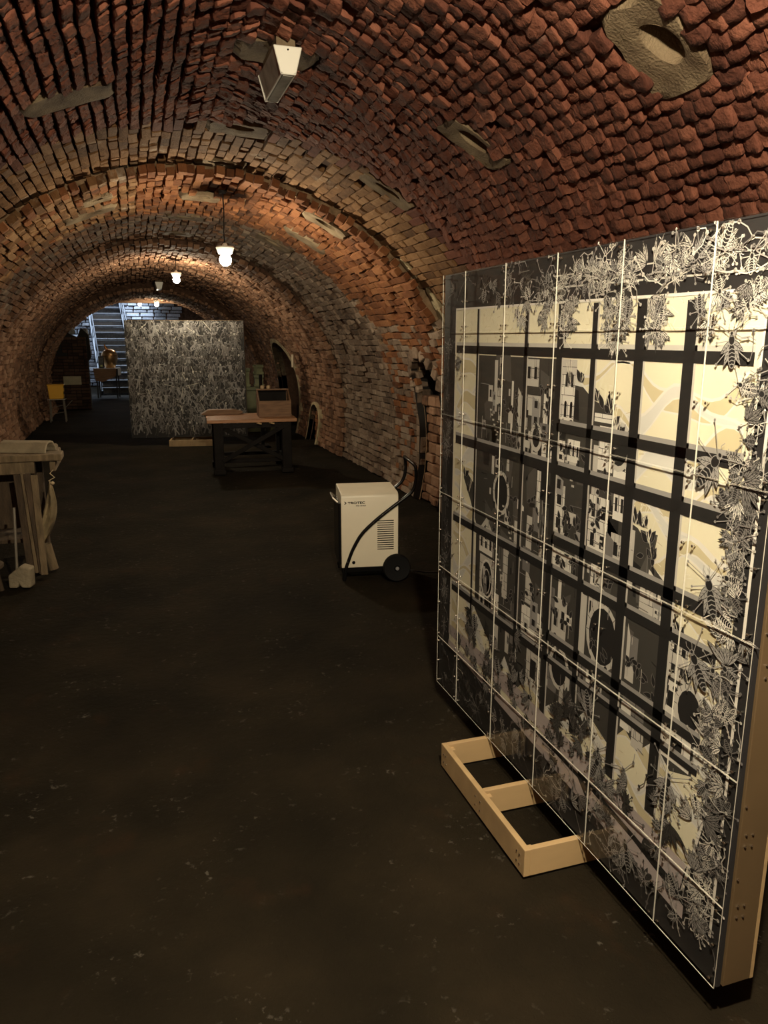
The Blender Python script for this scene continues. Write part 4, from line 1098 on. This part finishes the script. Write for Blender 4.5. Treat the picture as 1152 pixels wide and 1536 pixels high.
def floor_frame(label, loc, rotz, L=0.70, D_=0.62):
    """low ladder-shaped timber foot that a panel stands on: long boards along x, rungs along y"""
    t = thing('panel_foot', label, 'wooden frame', loc, rotz, 'timber feet under the panels')
    th, h = 0.021, 0.098
    for y in (th / 2, D_ - th / 2):
        b = obj('long_board', MB().box((L / 2, y, h / 2), (L, th, h)), 'plywood_long', t, bevel=0.0015)
        sc = MB()
        for x in (0.03, 0.05, L / 2 - .02, L / 2 + .02, L - .05, L - .03):
            for z_ in (.03, .065): sc.lathe([(.004, .0), (.004, -.002), (.001, -.004)], (x, 0 if y < .1 else D_, z_), n=6, axis='y')
        s_ = obj('screw', sc, 'steel', b); s_['kind'] = 'stuff'
    for x in (th / 2, L / 2, L - th / 2):
        b = obj('rung', MB().box((x, D_ / 2, h / 2), (th, D_ - 2 * th, h)), 'plywood_long', t, bevel=0.0015)
        k = 1 if x < L * .75 else -1
        obj('corner_block', MB().box((x + k * .02, th + .012, h / 2 - .006), (.022, .022, h - .016)), 'plywood', t, bevel=0.001)
    return t
floor_frame('pale timber ladder-shaped foot on the floor under the near window panel', (1.092, 2.585, 0.0), -pi / 2)
floor_frame('pale timber foot under the far crowded grey panel', (0.50, 12.60, 0.0), radians(-10.5))

# ------------------------------------------------------------------ dehumidifier
dh = thing('dehumidifier', 'cream white wheeled dehumidifier with black tube handle on the earth floor', 'dehumidifier', (1.318, 5.03, 0), radians(-9))
W_, Dp, z0, z1 = 0.42, 0.36, 0.100, 0.628
pr = [(0.0, z0), (Dp, z0), (Dp, z1 + .012), (Dp - .012, z1 + .022), (.03, z1 + .012), (.008, z1), (0.0, z1 - .018)]
obj('housing', MB().prism(pr, 0.012, W_, 'yz'), 'white_steel', dh, bevel=0.004, smooth=True, seg=2)
obj('side_panel', MB().box((0.004, Dp / 2, (z0 + z1) / 2 - .02), (0.020, Dp - .03, z1 - z0 - .08)), 'black_paint', dh, bevel=0.004)
obj('side_grip', MB().tube([(-.006, .06, z1 - .06), (-.035, .07, z1 - .03), (-.035, Dp - .1, z1 - .03), (-.006, Dp - .08, z1 - .06)], .008, 6), 'metal_leg', dh, smooth=True)
obj('base_tray', MB().box((W_ / 2 + .004, Dp / 2, z0 - .022), (W_ - .02, Dp - .04, .046)), 'black_paint', dh, bevel=0.006)
for y in (.03, Dp - .03): obj('foot', MB().tube([(.035, y, .005), (.035, y, .09)], [.018, .014], 8), 'rubber', dh)
for k in range(14):
    z_ = .230 + k * .0160
    obj('grille_slot', MB().box((.328, -.0008, z_), (.118, .003, .0058)), 'black_paint', dh)
hp = [(.030, .012), (.042, .10), (.062, .16), (.098, .25), (.165, .36), (.275, .462), (.395, .552), (.485, .615), (.535, .655), (.560, .70), (.572, .77), (.566, .845)]
ya, yb = -.018, Dp + .018
def spline(P, n=5):
    out = []
    for i in range(len(P) - 1):
        p = [Vector(P[max(0, min(len(P) - 1, i + k))]) for k in (-1, 0, 1, 2)]
        for q in range(n):
            t_ = q / n; out.append(tuple(0.5 * (2 * p[1] + (p[2] - p[0]) * t_ + (2 * p[0] - 5 * p[1] + 4 * p[2] - p[3]) * t_ ** 2 + (3 * p[1] - p[0] - 3 * p[2] + p[3]) * t_ ** 3)))
    return out + [tuple(P[-1])]
hp = spline([(x * .95, z_ * .975) for x, z_ in hp])
path = [(x, ya, z_) for x, z_ in hp] + [(.528, ya + .03, .838)] + [(.528, yb - .03, .838)] + [(x, yb, z_) for x, z_ in hp[::-1]]
obj('handle', MB().tube(path, .0125, 10), 'black_paint', dh, smooth=True)
for x, z_ in ((.0475, .127), (.0532, .151), (.2375, .429), (.304, .4875), (.3515, .5216)):
    obj('rivet', MB().lathe([(.004, 0), (.003, -.003)], (x, ya - .0125, z_), n=8, axis='y'), 'steel', dh)
for y in (-.045, Dp + .045):
    w = obj('wheel', MB().lathe([(.06, -.02), (.092, -.024), (.100, -.012), (.100, .012), (.092, .024), (.06, .02)], (.402, y, .100), n=32, axis='y'), 'rubber', dh, smooth=True)
    obj('hub', MB().lathe([(.006, -.026), (.022, -.024), (.024, -.018), (.060, -.016), (.060, .016), (.024, .018), (.006, .026)], (.402, y, .100), n=24, axis='y'), 'black_paint', w, smooth=True)
    obj('hub_cap', MB().lathe([(.004, -.034), (.012, -.032), (.014, -.024)], (.402, y, .100), n=14, axis='y'), 'hub', w, smooth=True)
obj('axle', MB().tube([(.402, -.05, .10), (.402, Dp + .05, .10)], .008, 8), 'metal_dark', dh)
obj('drain_hole', MB().lathe([(.012, -.002), (.012, .004)], (.098, 0, .138), n=14, axis='y'), 'black_paint', dh)
def text(body, size, loc, parent, mat, name, rot=(pi / 2, 0, 0), sx_=1.0, offs=0.0):
    cu = bpy.data.curves.new(name, 'FONT'); cu.body = body; cu.size = size; cu.extrude = 0.0006; cu.offset = offs
    tmp = bpy.data.objects.new('tmp', cu); me = bpy.data.meshes.new_from_object(tmp); bpy.data.objects.remove(tmp)
    me.name = name; me.materials.clear(); me.materials.append(M[mat]); o = link(name, me, parent); o.location = loc; o.rotation_euler = rot; o.scale = (sx_, 1, 1); return o
text('TROTEC', .022, (.060, -.0012, .566), dh, 'black_paint', 'logo_lettering', sx_=1.45, offs=0.0006)
text('TTK 170 ECO', .0105, (.116, -.0012, .548), dh, 'black_paint', 'model_lettering', sx_=1.15, offs=0.0003)
obj('logo_mark', MB().prism([(.034, .564), (.042, .564), (.052, .5735), (.042, .583), (.034, .583), (.044, .5735)], -.0012, .001), 'black_paint', dh)
crd = MB().tube([(1.77, 5.20, .03), (1.86, 5.12, .012), (1.98, 5.02, .008), (2.2, 4.95, .008), (2.6, 4.9, .008), (2.85, 5.2, .01)], .006, 6)
tag(obj('power_cord', crd, 'cable'), 'black power cord running right from the dehumidifier along the floor', 'cord')

# ------------------------------------------------------------------ worktable and what is on it
wt = thing('worktable', 'heavy black cross-braced worktable with reddish plank top in front of the far panel', 'table', (0.86, 9.72, 0), radians(-4))
for k in range(5):
    obj('plank', MB().box((.56 + .004 * (k % 2), .085 + k * .17, .675), (1.13, .166, .042)), 'table_wood', wt, bevel=0.004)
for x in (.13, .99):
    for y in (.07, .78):
        obj('leg', MB().box((x, y, .327), (.12, .12, .654)), 'black_wood', wt, bevel=0.006)
        obj('foot_block', MB().box((x, y, .03), (.15, .15, .06)), 'black_wood', wt, bevel=0.006)
    obj('side_rail', MB().bar((x, .13, .60), (x, .72, .60), .08, .09), 'black_wood', wt, bevel=0.004)
    obj('side_rail', MB().bar((x, .13, .16), (x, .72, .16), .06, .07), 'black_wood', wt, bevel=0.004)
for y in (.03, .82): obj('apron', MB().bar((.13, y, .615), (.99, y, .615), .03, .06), 'black_wood', wt, bevel=0.003)
obj('stretcher', MB().bar((.19, .10, .16), (.93, .10, .16), .06, .045), 'black_wood', wt, bevel=0.004)
obj('stretcher', MB().bar((.19, .75, .16), (.93, .75, .16), .06, .045), 'black_wood', wt, bevel=0.004)
obj('brace', MB().bar((.17, .055, .60), (.95, .055, .17), .035, .055), 'black_wood', wt, bevel=0.004)
obj('brace', MB().bar((.95, .015, .60), (.17, .015, .17), .035, .055), 'black_wood', wt, bevel=0.004)
for x in (.64, .80): obj('wedge', MB().box((x, -.01, .645), (.05, .05, .018), (0, .25, .3)), 'plywood', wt)

bx = thing('wooden_box', 'open dark brown wooden box with sloping sides on the right end of the worktable', 'box', (1.53, 9.86, .699), radians(-4))
bw, bd = .42, .34
obj('front_panel', MB().box((bw / 2, .009, .105), (bw, .018, .21)), 'box_wood', bx, bevel=0.002)
obj('back_panel', MB().box((bw / 2, bd - .009, .165), (bw, .018, .33)), 'box_wood', bx, bevel=0.002)
for x in (.009, bw - .009): obj('side_panel', MB().prism([(.018, .0), (bd - .018, .0), (bd - .018, .33), (bd - .09, .33), (.018, .21)], x - .009, x + .009, 'yz'), 'box_wood', bx, bevel=0.002)
obj('bottom_panel', MB().box((bw / 2, bd / 2, .008), (bw - .036, bd - .036, .016)), 'box_wood', bx)
obj('inner_shade', MB().box((bw / 2, bd - .021, .165), (bw - .05, .004, .31)), 'black_wood', bx)  # thin black sheet added as the shade inside the box
obj('back_ledge', MB().box((bw / 2, bd - .05, .338), (bw, .10, .016)), 'box_wood', bx, bevel=0.002)
for k, (x, l) in enumerate(((.08, 'left small tan pot on the back ledge of the wooden box'), (.16, 'right small tan pot on the back ledge of the wooden box'))):
    c = Vector((1.53, 9.86, 0)) + Matrix.Rotation(radians(-4), 3, 'Z') @ Vector((x, bd - .05, 0))
    m = MB().lathe([(.02, 0), (.026, .004), (.028, .03), (.022, .04), (.024, .045), (.019, .045), (.018, .02)], n=14)
    o = obj('pot', m, 'jar', smooth=True, loc=(c.x, c.y, 1.045)); tag(o, l, 'pot', 'pots on the wooden box')
bd_ = MB().prism([(0, 0), (.03, -.012), (.50, -.012), (.56, .02), (.44, .055), (.10, .055)], 0, .17, 'xz')
o = obj('tray_board', bd_, 'box_wood', bevel=0.004, loc=(.84, 10.38, .709)); o.rotation_euler = (0, 0, radians(-3)); tag(o, 'low dark wooden tray lying on the back left of the worktable', 'tray')
pt = thing('post', 'thin black upright post beside the right edge of the far grey panel', 'post', (1.93, 12.15, 0))
obj('upright', MB().box((0, 0, .57), (.05, .05, 1.14)), 'black_wood', pt, bevel=0.004); obj('foot_plate', MB().box((0, 0, .015), (.22, .22, .03)), 'black_wood', pt, bevel=0.004)

# stacked olive crates behind the far panel
def crate(loc, d, rz, label):
    t = thing('crate', label, 'crate', loc, rz, 'olive crates behind the far panel')
    w, dp, h = d
    obj('body', MB().box((0, 0, h / 2), (w - .03, dp - .03, h - .004)), 'green_crate', t, bevel=0.004)
    for z_ in (.03, h - .03):
        for y in (-dp / 2 + .007, dp / 2 - .007): obj('batten', MB().box((0, y, z_), (w, .014, .045)), 'green_crate', t, bevel=0.003)
    obj('lid', MB().box((0, 0, h - .006), (w, dp, .012)), 'green_crate', t, bevel=0.003)
    return t
crate((2.05, 14.3, 0), (.42, .42, .42), .1, 'olive crate on the floor, bottom of the stack behind the grey panel')
crate((2.05, 14.3, .42), (.40, .40, .40), -.05, 'olive crate in the middle of the stack behind the grey panel')
crate((1.95, 14.3, .82), (.20, .30, .34), .12, 'narrow olive crate on the left at the top of the stack')
crate((2.235, 14.3, .82), (.18, .30, .22), -.1, 'small olive crate on the right at the top of the stack')
crate((2.235, 14.3, 1.04), (.14, .2, .18), .2, 'smallest olive crate, topmost of the stack behind the grey panel')
crate((2.48, 14.05, 0), (.30, .36, .62), .1, 'tall olive crate leaning by the right wall beside the stack')
o = obj('wall_pipe', MB().tube([(0, 0, 0), (0, 0, .22)], .022, 10), 'pipe', smooth=True, loc=(2.70, 13.38, 1.20)); tag(o, 'short pale upright pipe fixed to the right wall beside the arched opening', 'pipe')

# ------------------------------------------------------------------ workbench on the left and what leans on it
wb = thing('workbench', 'dusty old wooden workbench cut off by the left edge', 'workbench', (-1.60, 6.00, 0))
for k in range(3): obj('plank', MB().box((.49 - .02 * k, .10 + .2 * k, .845), (1.16 - .03 * k, .194, .05)), 'old_wood', wb, bevel=0.006)
obj('apron', MB().box((.42, .02, .775), (.92, .03, .085)), 'old_wood', wb, bevel=0.004)
obj('end_rail', MB().box((1.00, .30, .775), (.04, .54, .07)), 'old_wood', wb, bevel=0.004)
for x in (.06, .84):
    for y in (.08, .52): obj('leg', MB().box((x, y, .41), (.075, .075, .82)), 'dark_wood', wb, bevel=0.005)
obj('back_panel', MB().box((.42, .30, .50), (.80, .02, .46)), 'dark_wood', wb, bevel=0.003)
obj('lower_shelf', MB().box((.42, .30, .22), (.86, .46, .03)), 'dark_wood', wb, bevel=0.003)

# ridge tile: bent slab with open end
def shape(nz): return None
prof = [(-.09, .0), (-.085, .03), (-.045, .075), (0, .085), (.045, .075), (.085, .03), (.09, .0), (.072, .0), (.066, .024), (.036, .060), (0, .069), (-.036, .060), (-.066, .024), (-.072, .0)]
o = obj('ridge_tile', MB().prism([(y, z_) for y, z_ in prof], 0, .36, 'yz'), 'tile_clay', bevel=0.003, loc=(-.945, 6.27, .871)); o.rotation_euler = (0, 0, radians(-22)); tag(o, 'pale hollow clay ridge tile lying on the workbench top', 'tile')
o = obj('wooden_strip', MB().box((0, 0, 0), (.40, .06, .02)), 'old_wood', bevel=0.003, loc=(-.80, 6.46, .881)); o.rotation_euler = (0, 0, -.08); tag(o, 'flat wooden strip lying behind the ridge tile on the workbench', 'strip')
for k, (x0, x1, w, zt, c, l) in enumerate(((-.835, -.80, .05, .74, 'dark_wood', 'first narrow dark board leaning against the workbench front, nearest the frame edge'),
                                           (-.795, -.755, .03, .75, 'old_wood', 'thin pale batten leaning between two darker boards by the workbench'),
                                           (-.765, -.715, .045, .75, 'dark_wood', 'longest dark board leaning at the right corner of the workbench'),
                                           (-.715, -.700, .045, .74, 'old_wood', 'pale curved board leaning beside the hanging canvas sling'))):
    m = MB(); y0, y1 = 5.90 - .034 * k, 5.965 - .024 * k
    zb = .02
    m.bar((x1, y0, zb), (x0, y1, zt), w, .018, up=(0, 1, 0))
    tag(obj('leaning_board', m, c, bevel=0.003), l, 'board', 'boards leaning on the workbench')
# canvas sling tied with string under the end of the bench
def ribbon(rows):
    m = MB(); n = len(rows[0]); vs = [p for rw in rows for p in rw]
    fs = [(j * n + i, j * n + i + 1, (j + 1) * n + i + 1, (j + 1) * n + i) for j in range(len(rows) - 1) for i in range(n - 1)]
    return m.add(vs, fs)
sl = thing('canvas_sling', 'tan canvas sling tied with string under the right end of the workbench', 'sling', (-.60, 6.0, .68))
rows = []
for q in np.linspace(0, 1, 12):
    z_ = -.02 - .44 * q; cxx = -.005 + .03 * sin(q * pi) - .10 * q ** 2; w = .022 + .14 * q ** .8 * (1 - .45 * q)
    rows.append([(cxx - w * (.5 + .5 * s_) * 1.0 if s_ > -2 else 0, -.02 - .06 * (1 - s_ * s_) - .02 * sin(5 * s_ + q * 6), z_ + .02 * s_) for s_ in np.linspace(-1, 1, 9)])
o = obj('canvas', ribbon(rows), 'canvas', sl, smooth=True); sm = o.modifiers.new('cloth', 'SOLIDIFY'); sm.thickness = .006
obj('string', MB().tube([(0, -.02, -.03), (-.03, -.03, .0), (.01, -.01, .02), (-.02, .0, .05), (.005, 0, .075)], .004, 6), 'rope', sl, smooth=True)
obj('knot', MB().lathe([(.004, -.012), (.014, -.004), (.014, .006), (.004, .014)], (-.006, -.022, -.02), n=10), 'rope', sl, smooth=True)
o = obj('cardboard_tube', MB().lathe([(.034, 0), (.034, .20), (.028, .20), (.028, .01)], n=20), 'old_wood', smooth=True, loc=(-.655, 5.99, .004)); o.rotation_euler = (0, radians(-10), 0); tag(o, 'short brown tube standing on the floor under the canvas sling', 'tube')
vb = thing('screw_block', 'pale notched wooden block with an upright rod, on the floor before the workbench', 'wooden block', (-.835, 5.62, 0), radians(-15))
obj('block', MB().prism([(-.07, 0), (-.01, .0), (.0, .03), (.02, .0), (.08, 0), (.085, .14), (.02, .16), (-.07, .09)], -.04, .05), 'tile_clay', vb, bevel=0.012, seg=2)
obj('rod', MB().tube([(-.02, 0, .10), (-.005, .03, .56)], .010, 8), 'metal_leg', vb, smooth=True)
obj('rod_collar', MB().lathe([(.014, .10), (.024, .105), (.024, .12), (.014, .125)], (-.02, 0, -.005), n=12), 'dark_wood', vb, smooth=True)
sto = thing('low_stool', 'low round-topped wooden stool cut off at the left edge before the workbench', 'stool', (-1.04, 5.52, 0))
obj('seat', MB().lathe([(.02, .17), (.11, .17), (.125, .185), (.125, .205), (.11, .215), (.02, .217)], n=24), 'dark_wood', sto, smooth=True)
for a in (.5, 2.6, 4.7): obj('leg', MB().tube([(.10 * cos(a), .10 * sin(a), .0), (.07 * cos(a), .07 * sin(a), .175)], [.016, .02], 8), 'dark_wood', sto, smooth=True)

# ------------------------------------------------------------------ far left: yellow crate on a stand, sign, table, still
sd = thing('metal_stand', 'spindly grey metal stand carrying the yellow box by the left wall', 'stand', (-1.50, 17.2, 0))
for x in (-.14, .14):
    for y in (-.12, .12): obj('leg', MB().tube([(x * 1.05, y, 0), (x * .9, y, .46)], .012, 6), 'metal_leg', sd)
obj('tray', MB().box((0, 0, .465), (.34, .30, .014)), 'metal_leg', sd)
for z_ in (.16, .3): obj('cross_wire', MB().tube([(-.14, -.12, z_), (.14, -.12, z_ + .05)], .006, 5), 'metal_leg', sd)
obj('side_arm', MB().tube([(.14, -.1, .28), (.30, -.1, .44)], .008, 5), 'metal_leg', sd)
yb_ = thing('yellow_crate', 'yellow tapered plastic box on a metal stand in the dark far left corner', 'box', (-1.50, 17.2, .476))
obj('body', MB().box((0, 0, .14), (.27, .22, .28), taper=1.14), 'yellow', yb_, bevel=0.01)
obj('rim', MB().box((0, 0, .285), (.325, .27, .018)), 'yellow', yb_, bevel=0.004)
obj('latch', MB().box((.15, -.06, .12), (.02, .03, .05)), 'black_paint', yb_); obj('latch', MB().box((.155, -.06, .24), (.02, .03, .03)), 'black_paint', yb_)
sg = thing('sign_board', 'pale rectangular sign board on the dark stub wall beside the yellow box', 'sign', (-1.36, 20.0, .60))
obj('board', MB().box((0, 0, .10), (.40, .015, .20)), 'sign', sg, bevel=0.002)
obj('board_fold', MB().box((-.06, -.012, .10), (.012, .006, .17)), 'sign', sg)

tb = thing('cloth_table', 'small table under a white cloth at the foot of the stairs', 'table', (-0.66, 23.9, 0), radians(-8))
obj('tabletop', MB().box((0, 0, .82), (.62, .46, .03)), 'black_wood', tb)
for x in (-.27, .27):
    for y in (-.19, .19): obj('leg', MB().box((x, y, .40), (.035, .035, .80)), 'metal_dark', tb)
c = MB()
c.box((0, 0, .842), (.68, .52, .012)); c.box((.338, 0, .74), (.01, .52, .20)); c.box((0, .258, .74), (.68, .01, .2))
tag(obj('tablecloth', c, 'cloth', bevel=0.003, loc=(-.66, 23.9, 0)), 'white cloth laid over the small table by the stairs', 'tablecloth').rotation_euler = (0, 0, radians(-8))
m = MB().prism([(-.34, .84), (.30, .84), (.27, .62), (-.10, .46), (-.30, .50)], -.272, -.262)
o = obj('brown_cloth', m, 'box_wood', loc=(-.66, 23.9, 0)); o.rotation_euler = (0, 0, radians(-8)); tag(o, 'brown cloth hanging from the front of the small table', 'cloth')
po = thing('pot_still', 'round polished copper still on the white-clothed table', 'still', (-.57, 23.96, .85))
obj('boiler', MB().lathe([(.12, 0), (.14, .01), (.19, .14), (.225, .25), (.225, .34)], n=32), 'copper', po, smooth=True)
obj('dome', MB().lathe([(.232, .338), (.232, .352)] + [(.225 * cos(a), .352 + .19 * sin(a)) for a in np.linspace(.05, 1.35, 8)], n=32), 'copper', po, smooth=True)
obj('spout', MB().tube([(-.06, 0, .52), (-.10, -.02, .60), (-.12, -.02, .68)], [.05, .035, .01], 12), 'copper_dark', po, smooth=True)
obj('seam_band', MB().lathe([(.236, .335), (.238, .345), (.236, .355)], n=32), 'copper_dark', po, smooth=True)
dv = thing('black_device', 'upright black device with a small pale label beside the copper still', 'device', (-.80, 23.69, .85))
obj('body', MB().box((0, 0, .17), (.16, .06, .34)), 'black_paint', dv, bevel=0.02, seg=2)
obj('label_plate', MB().box((0, -.032, .07), (.05, .004, .05)), 'lcd', dv)
